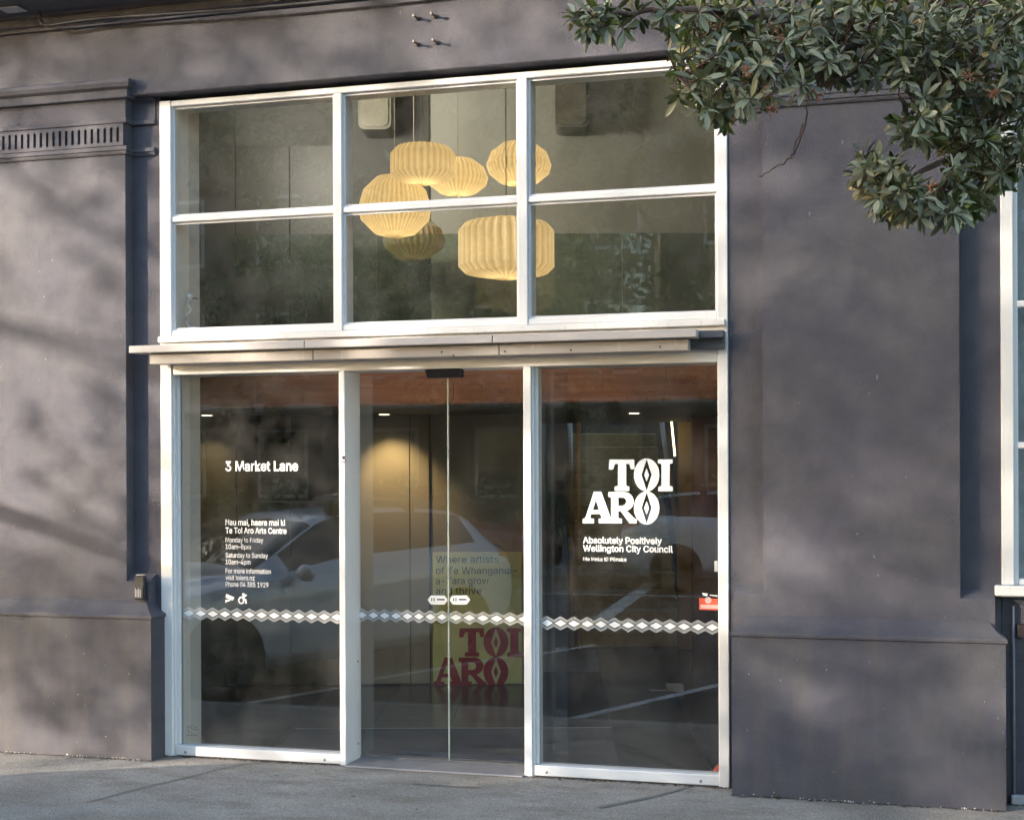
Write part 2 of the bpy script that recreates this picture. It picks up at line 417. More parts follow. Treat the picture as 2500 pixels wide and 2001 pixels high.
# cornice
CO = [(-.02, 4.438), (.022, 4.44), (.026, 4.462), (.048, 4.466), (.052, 4.50), (.036, 4.504), (.036, 4.515), (.060, 4.53), (.30, 4.545), (.31, 4.60), (.34, 4.63), (.35, 4.72), (-.02, 4.74)]
sweep('cornice', [(XL0 + .01, YP), (XR0 - .01, YP)], CO, M_TRIM, bld)
# cables and a lamp fitting under the cornice
M_CABLE = plain('black_cable', (.02, .02, .024), .6)
cab = [un(*p, -.17) for p in ((-80, 36), (40, 26), (95, 24), (97, 48), (112, 62), (150, 58), (240, 46), (420, 34), (640, 18), (900, -8), (1100, -30))]
tag(tube('cable', smoothed(cab), .010, M_CABLE, None, 6), 'black cable looped along the underside of the cornice, top left', 'cable')
cab2 = [un(*p, -.14) for p in ((140, 60), (150, 48), (148, 40), (160, 52), (300, 42), (500, 26), (700, 10))]
t = thing('floodlight', 'dark floodlight housing fixed under the cornice in the top left corner', 'floodlight')
a = un(5, 18, -.24); b = un(250, 5, -.24)
box('housing', a.x, a.x + .17, -.30, -.18, a.z - .02, a.z + .06, M_BLACK, t, .01)
box('lens', a.x + .01, a.x + .15, -.296, -.2, a.z - .028, a.z - .021, plain('lamp_lens', (.5, .5, .52), .15), t, .002)
box('bracket', a.x + .22, b.x - .1, -.27, -.10, a.z + .035, a.z + .05, plain('grey_bracket', (.1, .1, .11), .5), t, .003)
box('arm', a.x + .17, a.x + .23, -.25, -.22, a.z + .01, a.z + .045, M_BLACK, t, .003)

# anchor bolts left in the fascia
for nm, (px, py) in (('upper left', (1019, 46)), ('upper right', (1062, 41)), ('lower left', (1019, 109)), ('lower right', (1066, 105))):
    p = un(px, py, YP)
    t = thing('anchor_bolt', f'{nm} of the four old anchor bolts in the grey wall above the window', 'bolt', 'four anchor bolts above the window', p)
    tube('shank', [p + Vector((0, .01, 0)), p + Vector((0, -.055, 0))], .0055, M_RUST, t, 8)
    tube('nut', [p + Vector((0, -.004, 0)), p + Vector((0, -.014, 0))], .013, M_RUST, t, 6)
    tube('head', [p + Vector((0, -.05, .0)), p + Vector((0, -.06, 0))], .010, plain('bolt_head', (.24, .22, .2), .6, .3), t, 8)

# ------------------------------------------------------------------ shopfront
sf = thing('shopfront', 'tall white framed shopfront of glass panes under the grey wall', 'shopfront', loc=(1.73, 0, 0))
X1a, X1b, X2a, X2b, X3a, X3b = 1.147, 1.199, 2.273, 2.329, 3.401, 3.459
ZT, ZG = 3.975, 3.938
box('stile', 0, .078, -.012, .20, .0, ZT, M_WHITE, sf, .004)
box('stile', X3a, X3b, -.012, .20, 0, ZT, M_WHITE, sf, .004)
box('top_rail', .079, X3a - .001, -.010, .17, ZG, ZT - .002, M_WHITE, sf, .004)
box('mullion', X1a, X1b, -.014, .15, 2.545, ZG - .001, M_WHITE, sf, .004)
box('mullion', X2a, X2b, -.014, .17, 2.545, ZG - .001, M_WHITE, sf, .004)
for a, b in ((.079, X1a - .001), (X1b + .001, X2a - .001), (X2b + .001, X3a - .001)):
    box('glazing_bar', a, b, -.004, .07, 3.237, 3.272, M_WHITE, sf, .004)
    box('bottom_rail', a, b, -.006, .10, 2.547, 2.582, M_WHITE, sf, .004)
box('sill', -.0, X3b - .012, -.040, .12, 2.506, 2.543, M_SILL, sf, .005)
box('sill_board', .002, X3b - .002, -.014, .12, 2.47, 2.504, M_SILL, sf, .003)
M_BEAD = white_paint('bead_paint', (.74, .74, .75), .4)
def beads(a, b, z0, z1, y):
    bm = bmesh.new(); w = .013
    abox(bm, a, a + w, y - .016, y - .005, z0, z1); abox(bm, b - w, b, y - .016, y - .005, z0, z1)
    abox(bm, a + w, b - w, y - .014, y - .005, z0, z0 + w); abox(bm, a + w, b - w, y - .014, y - .005, z1 - w, z1)
    return bm
YG = .028
upper = []
for a, b in ((.079, X1a - .001), (X1b + .001, X2a - .001), (X2b + .001, X3a - .001)):
    for z0, z1 in ((2.583, 3.236), (3.273, ZG - .001)):
        p = box('pane', a + .001, b - .001, YG - .004, YG + .004, z0, z1, M_GLASS, sf, 0)
        kid(mk('glazing_bead', beads(a, b, z0, z1, YG), M_BEAD), p)
# window stay inside the lower left upper pane
zp = lambda x, y: un(x / 3.45, 500 + y / 3.45, .10)
wl = tube('window_stay', smoothed([zp(1600, 1030), zp(1570, 990), zp(1575, 930), zp(1605, 900), zp(1600, 860), zp(1575, 840), zp(1590, 800), zp(1600, 775)], 4), .007, M_ALU, sf, 7)
bm = bmesh.new(); bmesh.ops.create_uvsphere(bm, u_segments=12, v_segments=8, radius=.019)
for v in bm.verts: v.co += zp(1600, 775)
kid(mk('knob', bm, M_ALU, None, True), wl)
tube('key', [zp(1620, 790), zp(1640, 785), zp(1668, 790)], .0035, M_BLACK, wl, 6)
tube('catch', [zp(1590, 1032), zp(1640, 1030), zp(1690, 1040)], .006, M_ALU, wl, 6)
# lower part
P1a, P1b, P2a, P2b = 1.174, 1.212, 2.300, 2.346
ZH0, ZH1 = 2.312, 2.40
box('head', .079, X3a - .001, -.004, .24, ZH0, ZH1, M_ALU, sf, .003)
box('post', P1a, P1b, -.012, .215, .0, ZH0 - .001, M_ALU, sf, .003)
box('post', P2a, P2b, -.012, .215, .0, ZH0 - .001, M_ALU, sf, .003)
YL = .055
for a, b, nm in ((.079, P1a - .001, 'l'), (P2b + .001, X3a - .001, 'r')):
    box('kick_rail', a + .012, b, -.006, .09, .008, .066, M_ALU, sf, .004)
    box('track', a, a + .011, .0, .10, .0, ZH0 - .001, M_ALU, sf, .002)
    box('jamb', a + .012, a + .030, .024, .09, .068, ZH0 - .001, M_ALU, sf, .002)
    for xs in (a + .08, b - .10): tube('drain_cap', [(xs, -.004, .030), (xs, -.0075, .030)], .008, M_STEEL, sf, 10)
pane_l = box('pane', .110, P1a - .002, YL - .005, YL + .005, .067, ZH0 - .001, M_GLASS, sf, 0)
pane_r = box('pane', P2b + .032, X3a - .002, YL - .005, YL + .005, .067, ZH0 - .001, M_GLASS, sf, 0)
# rubber gaskets down the left of each fixed pane
for a in (.109, P2b + .031): box('gasket', a - .007, a, YL - .012, YL - .004, .067, ZH0 - .001, M_BLACK, sf, 0)
# screws in the post
for yy in (1612, 1812):
    z = un(871, yy, .18).z; tube('screw', [(P1b - .001, .165, z), (P1b + .002, .165, z)], .008, M_STEEL, sf, 10)
tag(box('threshold', P1b + .001, P2a - .001, -.05, .30, .001, .012, plain('threshold_metal', (.33, .32, .33), .5, .5), None, .003), 'grey metal threshold strip under the sliding doors', 'threshold')
# sliding doors
YD = .20
XM = un2(945, 1300, YD).x
drs = thing('sliding_door', 'left frameless leaf of the automatic glass sliding doors', 'door', 'sliding door leaves', (1.5, YD, 0))
drs2 = thing('sliding_door', 'right frameless leaf of the automatic glass sliding doors', 'door', 'sliding door leaves', (2.1, YD, 0))
dp1 = box('pane', P1b - .06, XM - .004, YD - .005, YD + .005, .022, ZH0 - .02, M_DOORGLASS, drs, 0)
dp2 = box('pane', XM + .004, P2b + .15, YD - .005, YD + .005, .022, ZH0 - .02, M_DOORGLASS, drs2, 0)
box('edge_strip', XM - .0038, XM - .0008, YD - .006, YD + .006, .022, ZH0 - .02, M_EDGE, drs, 0)
box('edge_strip', XM + .0008, XM + .0038, YD - .006, YD + .006, .022, ZH0 - .02, M_EDGE, drs2, 0)
box('bottom_rail', P1b + .002, XM - .004, YD - .008, YD + .008, .014, .0218, M_STEEL, drs, 0)
box('bottom_rail', XM + .004, P2a - .002, YD - .008, YD + .008, .014, .0218, M_STEEL, drs2, 0)
# door sensor
a = un(1039, 924, .02); b = un(1125, 902, .02)
t = thing('door_sensor', 'black motion sensor box under the door head', 'sensor')
bm = bmesh.new(); vs = abox(bm, a.x, b.x, .0, .08, a.z + .004, ZH0 - .001)
for v in vs:
    if v.co.z < ZH0 - .03 and v.co.y < .04: v.co.y += .02; v.co.x += .006 if v.co.x < (a.x + b.x) / 2 else -.006
mk('housing', bm, M_BLACK, None, False, .006).parent = t
box('lens', a.x + .08, a.x + .12, .012, .03, a.z + .02, a.z + .032, plain('sensor_lens', (.06, .06, .07), .15), t, .002)

# ------------------------------------------------------------------ lettering and marks on the glass
YV = YL - .0065; YDV = YD - .0065
def lt(s, x, y, cap, w, bold=.0, Y=YV, par=pane_l, mat=M_VINYL): return text_on('lettering', s, x, y, cap, w, Y, mat, par, bold)
lt('3 Market Lane', 475, 991, 20, 152, .016)
lt('Nau mai, haere mai ki', 475, 1105, 12, 125, .012)
lt('Te Toi Aro Arts Centre', 475, 1122, 12, 128, .012)
lt('Monday to Friday', 475, 1141, 10, 79, .0)
lt('10am–8pm', 475, 1155, 10, 53, .0)
lt('Saturday to Sunday', 475, 1173, 10, 89, .0)
lt('10am–4pm', 475, 1187, 10, 52, .0)
lt('For more information', 475, 1206, 10, 95, .0)
lt('visit toiaro.nz', 475, 1220, 10, 61, .0)
lt('Phone 04 385 1929', 475, 1234, 10, 90, .0)
def on(Y, ox, oy, s=3.45):
    return lambda x, y: un(ox + x / s, oy + y / s, Y)
def ell(cx, cy, rx, ry, n=40, a0=0, a1=2 * math.pi): return [(cx + rx * math.cos(a0 + (a1 - a0) * i / n), cy + ry * math.sin(a0 + (a1 - a0) * i / n)) for i in range(n)]
cctv = [[(1905, 1548), (1975, 1578), (1960, 1605), (1900, 1580)], [(1920, 1594), (1945, 1602), (1925, 1615), (1908, 1612), (1908, 1625), (1898, 1622), (1898, 1598), (1908, 1600)]]
flat_shape('camera_symbol', cctv, on(YV, 0, 1000), M_VINYL, pane_l)
chair = [ell(2032, 1603, 26, 32, 28), ell(2032, 1604, 15, 20, 24), ell(2050, 1553, 12, 11, 16), [(2040, 1566), (2052, 1566), (2075, 1552), (2080, 1562), (2058, 1580), (2060, 1592), (2076, 1592), (2078, 1632), (2066, 1632), (2064, 1605), (2044, 1600)]]
flat_shape('wheelchair_symbol', chair[:3] , on(YV, 0, 1000), M_VINYL, pane_l)
flat_shape('wheelchair_symbol', chair[3:], on(YV - .0004, 0, 1000), M_VINYL, pane_l)
# logo: letters drawn as outlines
def logo():
    T = [(820, 418), (1030, 418), (1033, 500), (1000, 500), (988, 456), (962, 456), (962, 642), (988, 646), (988, 683), (865, 683), (865, 646), (893, 642), (893, 456), (868, 456), (852, 503), (815, 503)]
    O1 = ell(1134, 548, 107, 139); D1 = [(1134, 416), (1176, 548), (1134, 682), (1092, 548)]; d1 = [(1134, 492), (1154, 548), (1134, 604), (1113, 548)]
    I = [(1230, 418), (1352, 418), (1352, 450), (1328, 456), (1328, 640), (1354, 648), (1354, 686), (1232, 686), (1232, 648), (1258, 640), (1258, 456), (1230, 450)]
    A = [(690, 690), (752, 690), (832, 912), (845, 916), (845, 955), (731, 955), (731, 918), (756, 913), (744, 876), (668, 876), (656, 912), (690, 918), (690, 955), (596, 955), (596, 918), (618, 911)]
    a = [(707, 757), (733, 842), (680, 842)]
    Rr = [(812, 692), (948, 692)] + ell(945, 772, 80, 80, 14, -math.pi / 2 + .15, math.pi / 2 - .1) + [(965, 848), (1034, 916), (1050, 918), (1050, 955), (990, 955), (916, 853), (895, 853), (895, 913), (926, 918), (926, 955), (845.5, 955), (845.5, 916), (835, 912), (835, 738), (812, 731)]
    r = [(895, 738), (932, 738)] + ell(930, 772, 33, 34, 8, -math.pi / 2 + .2, math.pi / 2 - .1) + [(930, 808), (895, 808)]
    O2 = ell(1134, 826, 107, 139); D2 = [(1134, 694), (1176, 826), (1134, 958), (1092, 826)]; d2 = [(1134, 768), (1154, 826), (1134, 884), (1113, 826)]
    return [[T], [O1, D1, d1], [I], [A, a], [Rr, r], [O2, D2, d2]]
for i, lp in enumerate(logo()):
    flat_shape('logo_letter', lp, on(YV - .0003 * (i % 2), 1250, 1000), M_VINYL, pane_r)
lt('Absolutely Positively', 1228, 1143, 13, 165, .016, YV, pane_r)
lt('Wellington City Council', 1228, 1160, 13, 188, .016, YV, pane_r)
lt('Me Heke Ki Pōneke', 1228, 1180, 8, 91, .008, YV, pane_r)
# zigzag safety band
def zigzag(xa, xb, Y, parent, n):
    zc0 = .863; px = (xb - xa) / n; h = .026
    def band(name, lo, hi, mat, yo, shift=0):
        bm = bmesh.new(); prev = None
        for i in range(2 * n + 1):
            x = xa + i * px / 2; up = h * .82 if i % 2 else 0
            for sgn in (1, -1): pass
            a = [bm.verts.new((x, Y - yo, zc0 + sg * (lo + up + e * (hi - lo)))) for sg in (1, -1) for e in (0, 1)]
            if prev:
                bm.faces.new((prev[0], a[0], a[1], prev[1])); bm.faces.new((prev[2], prev[3], a[3], a[2]))
            prev = a
        kid(mk(name, bm, mat), parent)
    band('zigzag_outline', .0025, .0045, M_FROST, .0)
    band('zigzag_band', .0055, .0145, M_FROST4, .0004)
    band('zigzag_edge', .0155, .0185, M_FROST3, .0008)
    bm = bmesh.new()
    for i in range(n):
        c = xa + (i + .5) * px; w = px * .44; hh = h * .74
        bm.faces.new([bm.verts.new(p) for p in ((c - w, Y, zc0), (c, Y, zc0 - hh), (c + w, Y, zc0), (c, Y, zc0 + hh))])
    kid(mk('diamond_row', bm, M_VINYL), parent)
zigzag(.112, P1a - .003, YV, pane_l, 13)
zigzag(P2b + .034, X3a - .003, YV, pane_r, 13)
zigzag(P1b - .02, XM - .004, YDV, dp1, 8); zigzag(XM + .004, P2b + .02, YDV, dp2, 7)
# small hexagonal door stickers
M_STK = plain('sticker_white', (.8, .82, .82), .4, var=.01)
for i, (xa, xb) in enumerate(((900, 943), (946, 990))):
    f = lambda x, y: un2(x, y, YDV - .001)
    par = (dp1, dp2)[i]
    flat_shape('sticker', [[(xa, 1262), (xa + 7, 1253), (xb - 7, 1253), (xb, 1262), (xb - 7, 1272), (xa + 7, 1272)]], f, M_STK, par)
    f2 = lambda x, y: un2(x, y, YDV - .0015)
    flat_shape('sticker_print', [[(xa + 8, 1258), (xa + 10, 1258), (xa + 10, 1265), (xa + 8, 1265)], [(xa + 13, 1258), (xa + 15, 1258), (xa + 15, 1265), (xa + 13, 1265)], [(xa + 20, 1260), (xa + 36, 1260), (xa + 36, 1263), (xa + 20, 1263)]], f2, M_INK, par)
# red sticker low on the right pane, and a small grey keypad above it
M_RED = plain('sticker_red', (.72, .12, .07), .4, var=.05)
f = lambda x, y: un2(x, y, YV)
flat_shape('red_sticker', [[(1472, 1258), (1513, 1260), (1513, 1284), (1472, 1283)]], f, M_RED, pane_r)
f = lambda x, y: un2(x, y, YV - .0008)
flat_shape('sticker_print', [ell(1491, 1263, 7, 7, 18), [(1475, 1272), (1512, 1273), (1512, 1281), (1475, 1280)]], f, frost('sticker_pale', .6, (.9, .75, .7)), pane_r)
flat_shape('sticker_print', [[(1478, 1247), (1490, 1249), (1489, 1255), (1480, 1253)], [(1494, 1251), (1512, 1253), (1512, 1255), (1494, 1253)]], f, M_VINYL, pane_r)
f = lambda x, y: un2(x, y, YV)
flat_shape('keypad', [[(1504, 1180), (1511, 1180), (1511, 1203), (1504, 1203)]], f, plain('keypad_grey', (.4, .4, .41), .5), pane_r)
M_MARK = frost('grey_mark', .5, (.30, .32, .34)); f = lambda x, y: un(x / 3.445, 1500 + y / 3.445, YV)
flat_shape('camera_mark', [[(1600, 930), (1655, 942), (1660, 972), (1605, 960)], [(1604, 935), (1651, 946), (1655, 966), (1609, 955)]], f, M_MARK, pane_l)
flat_shape('camera_mark', [[(1578, 940), (1600, 936), (1600, 942), (1583, 946), (1588, 985), (1612, 988), (1612, 993), (1583, 990)]], f, M_MARK, pane_l)
flat_shape('camera_mark', [[(1572, 1008), (1660, 1006), (1660, 1012), (1572, 1014)]], f, M_MARK, pane_l)
# number on the post
o = text_on('house_number', '3', 719, 973, 13, 9.5, -.0135, M_INK, None, .01)
kid(o, sf)

# ------------------------------------------------------------------ canopy over the door
cn = thing('canopy', 'shallow two tier weathered metal canopy strip over the doors', 'canopy', loc=(1.6, -.1, 2.43))
YC1, YC2 = -.17, -.125
za = un2(270, 728, YC1).z; zb = un2(270, 743.5, YC1).z
xs = [un2(x, 720, YC1).x for x in (270, 641, 1037, 1467)]
for a, b in zip(xs, xs[1:]): box('upper_panel', a + .002, b - .002, YC1, -.045, zb, za, M_CANOPY, cn, .004)
za2 = zb - .004; zb2 = un2(314, 767, YC2).z
xs2 = [un2(x, 740, YC2).x for x in (314, 659, 1051, 1450)]
for a, b in zip(xs2, xs2[1:]): box('lower_panel', a + .002, b - .002, YC2, -.05, zb2, za2, M_CANOPY2, cn, .004)
M_DKBOX = plain('dark_box_paint', (.10, .10, .11), .6)
box('backing', .002, 3.445, -.044, -.016, zb2 + .012, za - .002, M_DKBOX, cn, .002)
box('end_box', xs[-1] - .004, 3.445, -.09, -.0445, zb + .002, za - .002, M_DKBOX, cn, .003)
for x, y in ((1063, 740), (955, 748), (930, 741), (1390, 730), (1202, 737)):
    p = un2(x, y, YC2); tube('rivet', [p + Vector((0, .004, 0)), p + Vector((0, -.003, 0))], .006, M_RUST, cn, 8)

# ------------------------------------------------------------------ key safe
a = un2(283, 1262, YP - .035); b = un2(304, 1212, YP - .035)
t = thing('key_safe', 'small black key safe on the grey wall left of the doors', 'key safe', loc=(a.x, YP, a.z))
box('body', a.x, b.x, YP - .04, YP - .002, a.z, b.z, M_BLACK, t, .006)
box('lid', a.x + .005, b.x - .005, YP - .046, YP - .041, a.z + .006, a.z + .085, plain('safe_lid', (.03, .03, .032), .35), t, .003)
box('hasp', a.x + .006, b.x - .006, YP - .03, YP - .008, b.z + .001, b.z + .008, M_STEEL, t, .001)
bm = bmesh.new()
for k in range(4):
    x = a.x + .012 + k * .011; abox(bm, x, x + .004, YP - .0475, YP - .0462, a.z + .016, a.z + .07 - .008 * (k % 2))
kid(mk('print', bm, plain('safe_print', (.45, .45, .45), .6)), t)

# ------------------------------------------------------------------ neighbouring window at the right edge
nw = thing('sash_window', 'white framed multi pane window cut off by the right edge of the photo', 'window', loc=(5.3, 0, 1.1))
XN = 4.868
box('stile', XN, XN + .062, -.012, .14, 1.13, Z_SOF - .002, M_WHITE, nw, .004)
box('inner_stile', XN + .063, XN + .085, .01, .12, 1.13, Z_SOF - .03, M_BEAD, nw, .003)
for z in (3.295, 2.574, 1.846): box('glazing_bar', XN + .076, 6.6, .006, .07, z - .016, z + .018, M_WHITE, nw, .006)
box('sill', XN - .035, 6.6, -.06, .14, 1.075, 1.128, M_SILL, nw, .006)
box('top_rail', XN + .063, 6.6, -.01, .14, Z_SOF - .06, Z_SOF - .003, M_WHITE, nw, .004)
box('bottom_rail', XN + .086, 6.6, .006, .12, 1.13, 1.16, M_WHITE, nw, .004)
for z0, z1 in ((1.161, 1.829), (1.865, 2.557), (2.593, 3.278), (3.314, Z_SOF - .061)):
    box('pane', XN + .086, 6.59, .036, .044, z0, z1, glass('pane_glass', .10, (.9, .93, .93), .06), nw, 0)
box('blind', XN + .09, 6.6, .16, .17, 1.1, 3.95, plain('pale_blind', (.50, .53, .56), .8), nw, 0)
t = thing('pipe', 'grey conduit pipe running up the dark wall at the lower right edge', 'pipe')
tube('conduit', [(4.925, -.0, .01), (4.925, -.0, 1.02)], .008, plain('conduit_grey', (.16, .17, .2), .5), t, 8)
box('clip', 4.945, 4.98, -.03, .018, .86, .93, plain('brown_box', (.03, .02, .02), .5), t, .003)
box('elbow', 4.91, 4.98, -.02, .02, .0, .05, plain('pale_foot', (.4, .4, .42), .6), t, .006)

# ------------------------------------------------------------------ the hall behind the glass
M_DARKP = plain('dark_panel', (.075, .075, .062), .45, var=.05, scale=3)
M_OLIVE = plain('olive_plaster', (.52, .52, .45), .8, var=.04, scale=2, bmp=.1)
M_BEIGE = plain('beige_plaster', (.30, .27, .22), .75, var=.04, scale=2)
M_WHITEIN = plain('inner_white', (.62, .63, .61), .7, var=.02)
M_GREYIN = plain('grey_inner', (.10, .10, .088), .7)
WB = 10.81
def hu(px, w=WB): return (px - P_X) / F_PX * w
def hz(py, w=WB): return 1.75 + (Y_H - py) / F_PX * w
bw = tag(hbox('back_wall', -7.0, hu(1050), WB, WB + .3, 0, 5.2, M_GREYIN, None, 0), 'dark back wall of the lobby', kind='structure')
# tall dark cupboard panels
for x0, x1 in ((440, 578), (580, 710), (712, 838)):
    hbox('panel', hu(x0), hu(x1), WB - .022, WB - .001, .02, hz(354) if x0 > 500 else 4.9, M_DARKP, bw, .003)
hbox('panel', hu(840), hu(1000), WB - .02, WB - .001, 0.02, 2.9, M_BEIGE, bw, .003)
hbox('panel', hu(1002), hu(1048), WB - .02, WB - .001, 0.02, 2.9, M_BEIGE, bw, .003)
uw = tag(hbox('upper_wall', hu(1050) + .001, 3.2, WB + .02, WB + .32, 2.45, 5.2, M_OLIVE, None, 0), 'pale olive upper wall of the lobby', kind='structure')
pw = tag(hbox('poster_wall', hu(1050) + .001, hu(1300), WB + .01, WB + .32, 0, 2.449, M_BEIGE, None, 0), 'lobby wall behind the poster', kind='structure')
# stair passage to the right
tag(hbox('passage_wall', hu(1300) + .001, hu(1310), WB + .02, 18, 0, 2.6, M_GREYIN, None, 0), 'dark side wall of the stair passage', kind='structure')
tag(hbox('passage_wall', 1.50, 1.6, 11.0, 18, 0, 2.6, M_GREYIN, None, 0), 'dark side wall of the stair passage', kind='structure')
tag(hbox('passage_wall', hu(1300), 1.7, 18.0, 18.1, 0, 4.6, M_GREYIN, None, 0), 'end wall of the stair passage', kind='structure')
M_STEP = plain('stair_carpet', (.45, .40, .22), .9, var=.08, scale=20)
M_BRASS = plain('golden_timber', (.36, .25, .09), .4)
st = thing('staircase', 'olive carpeted stairs with golden handrails behind the right pane', 'staircase', loc=hall(.7, 13, 0))
us0, us1 = hu(1395, 13), hu(1665, 13)
for k in range(13):
    hbox('step', us0, us1, 13 + k * .29, 13 + (k + 1) * .29 + .02, 0 if k == 0 else k * .165 - .02, (k + 1) * .165, M_STEP, st, .012)
for ua, ub in ((us0 - .02, us0 + .02), (us1 - .06, us1)):
    bm = bmesh.new()
    for k in (0,): atube(bm, [hall((ua + ub) / 2, 12.9, .95), hall((ua + ub) / 2, 16.6, 3.05)], .03, 8)
    atube(bm, [hall((ua + ub) / 2, 12.9, 0), hall((ua + ub) / 2, 12.9, .95)], .028, 8)
    kid(mk('handrail', bm, M_BRASS, None, True), st)
hbox('newel_panel', hu(1655, 12.9), hu(1690, 12.9), 12.85, 12.95, 0.0, 2.3, M_BRASS, st, .004)
hbox('newel_panel', hu(1408, 12.9), hu(1418, 12.9), 12.85, 12.9, 0.0, 2.3, M_BRASS, st, .003)
a0 = ro2(1411, 858, 12.7); a1 = ro2(1421, 960, 12.7)
tag(tube('light_strip', [a0, a1], .010, emitter('strip_glow', (1, .82, .42), 1.1), None, 6), 'thin glowing yellow light strip by the stairs behind the right pane', 'light strip')
M_WOOD = None
def wood(name, c0, c1, sc=(2, 30, 30), rough=.4):
    mt, nt, b = newmat(name)
    g = noise(nt, pos(nt, sc), 1.0, 6, .6)
    nt.links.new(ramp(nt, g, [(.3, c0), (.7, c1)]), b.inputs['Base Color']); b.inputs['Roughness'].default_value = rough; return mt
M_WOOD = wood('red_brown_timber', (.25, .092, .040), (.42, .18, .085), (1.2, 8, 30))
M_WOODV = wood('dark_timber', (.085, .035, .022), (.15, .06, .035), (14, 14, 1.2))
tag(hbox('timber_panel', hu(1690, 11.57), 1.49, 11.57, 11.65, 0.01, 2.4, M_WOODV, None, .003), 'dark reddish timber wall panel at the right end of the lobby', 'panel')
# timber bulkhead and soffit over the lobby
YB = .62
zbk = 2.143
blk = thing('bulkhead', 'red brown timber beam running across the lobby above the doors', 'beam', loc=(1.7, YB, zbk))
bl = -1.3
for k, (a, b) in enumerate(((bl, .30), (.302, 1.66), (1.662, 3.0), (3.002, 3.6))):
    box('board', a, b, YB, YB + .03, zbk, 2.62, M_WOOD, blk, .002)
box('edge_board', bl, 3.6, YB + .031, YB + .06, zbk - .004, zbk + .03, wood('pale_edge', (.42, .2, .1), (.5, .26, .13)), blk, .002)
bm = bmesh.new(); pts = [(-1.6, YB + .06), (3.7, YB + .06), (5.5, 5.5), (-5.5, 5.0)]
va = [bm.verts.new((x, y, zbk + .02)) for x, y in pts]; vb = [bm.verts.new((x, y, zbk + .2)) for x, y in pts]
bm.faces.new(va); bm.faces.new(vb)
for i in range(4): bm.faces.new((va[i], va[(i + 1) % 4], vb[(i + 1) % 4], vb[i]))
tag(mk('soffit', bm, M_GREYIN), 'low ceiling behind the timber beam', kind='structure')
tag(box('lobby_ceiling', -6, 7, .3, 9, 5.2, 5.3, M_WHITEIN, None, 0), 'high ceiling of the lobby', kind='structure')
tag(box('side_wall', 3.75, 3.95, .31, 9, 0, 5.2, M_OLIVE, None, 0), 'right side wall of the lobby', kind='structure')
tag(box('side_wall', -1.9, -1.7, .37, 9, 0, 5.2, M_OLIVE, None, 0), 'left side wall of the lobby', kind='structure')
# white inner jamb along the left of the shopfront
tag(box('inner_jamb', -.25, .075, .201, .33, 0.01, 3.99, M_WHITEIN, None, .002), 'pale inner reveal at the left side of the shopfront', kind='structure')
# floor: tiles laid square to the hall
M_TILE = plain('dark_floor_tile', (.042, .040, .038), .22, var=.18, scale=1.5)
M_GROUT = plain('floor_grout', (.16, .15, .14), .7)
bm = bmesh.new(); vs = [bm.verts.new(p) for p in ((-4.5, .31, .002), (5.5, .31, .002), (5.5, 12, .002), (-4.5, 12, .002))]; bm.faces.new(vs)
flo = tag(mk('lobby_floor', bm, M_GROUT), 'dark tiled floor of the lobby', kind='structure')
ut0 = hu(1501.5, 8.0); TS = .535
def clip_front(poly, ymin):
    out = []
    for i, p in enumerate(poly):
        q = poly[(i + 1) % len(poly)]
        if p.y >= ymin: out.append(p)
        if (p.y - ymin) * (q.y - ymin) < 0: out.append(p.lerp(q, (ymin - p.y) / (q.y - p.y)))
    return out
def slab(name, poly, z0, z1, mat, parent=None):
    bm = bmesh.new(); a = [bm.verts.new((p.x, p.y, z0)) for p in poly]; b = [bm.verts.new((p.x, p.y, z1)) for p in poly]
    bm.faces.new(a); bm.faces.new(b)
    for i in range(len(poly)): bm.faces.new((a[i], a[(i + 1) % len(poly)], b[(i + 1) % len(poly)], b[i]))
    o = mk(name, bm, mat)
    if parent: kid(o, parent)
    return o
for i in range(-7, 4):
    for j in range(0, 12):
        u0 = ut0 + i * TS; w0 = 7.16 + j * TS; g = .0025
        if j > 7 and i < 0: continue
        pl = clip_front([hall(u0 + g, w0 + g, 0), hall(u0 + TS - g, w0 + g, 0), hall(u0 + TS - g, w0 + TS - g, 0), hall(u0 + g, w0 + TS - g, 0)], .315)
        if len(pl) > 2: slab('tile', pl, .0025, .008, M_TILE, flo)
# entrance mat
mu0, mu1, mw = hu(719, 8.96), hu(1491, 8.96), 8.96
pl = clip_front([hall(mu0, 7.0, 0), hall(mu1, 7.0, 0), hall(mu1, mw, 0), hall(mu0, mw, 0)], .318)
t = thing('entrance_mat', 'dark blue grey entrance mat inside the sliding doors', 'mat', loc=(1.5, .6, 0))
slab('pile', pl, .0085, .016, plain('mat_pile', (.035, .036, .045), .95, var=.2, scale=90), t)
hbox('edging', mu0, mu1, mw + .001, mw + .02, .0085, .017, plain('mat_edging', (.35, .33, .29), .4, .5), t, .002)
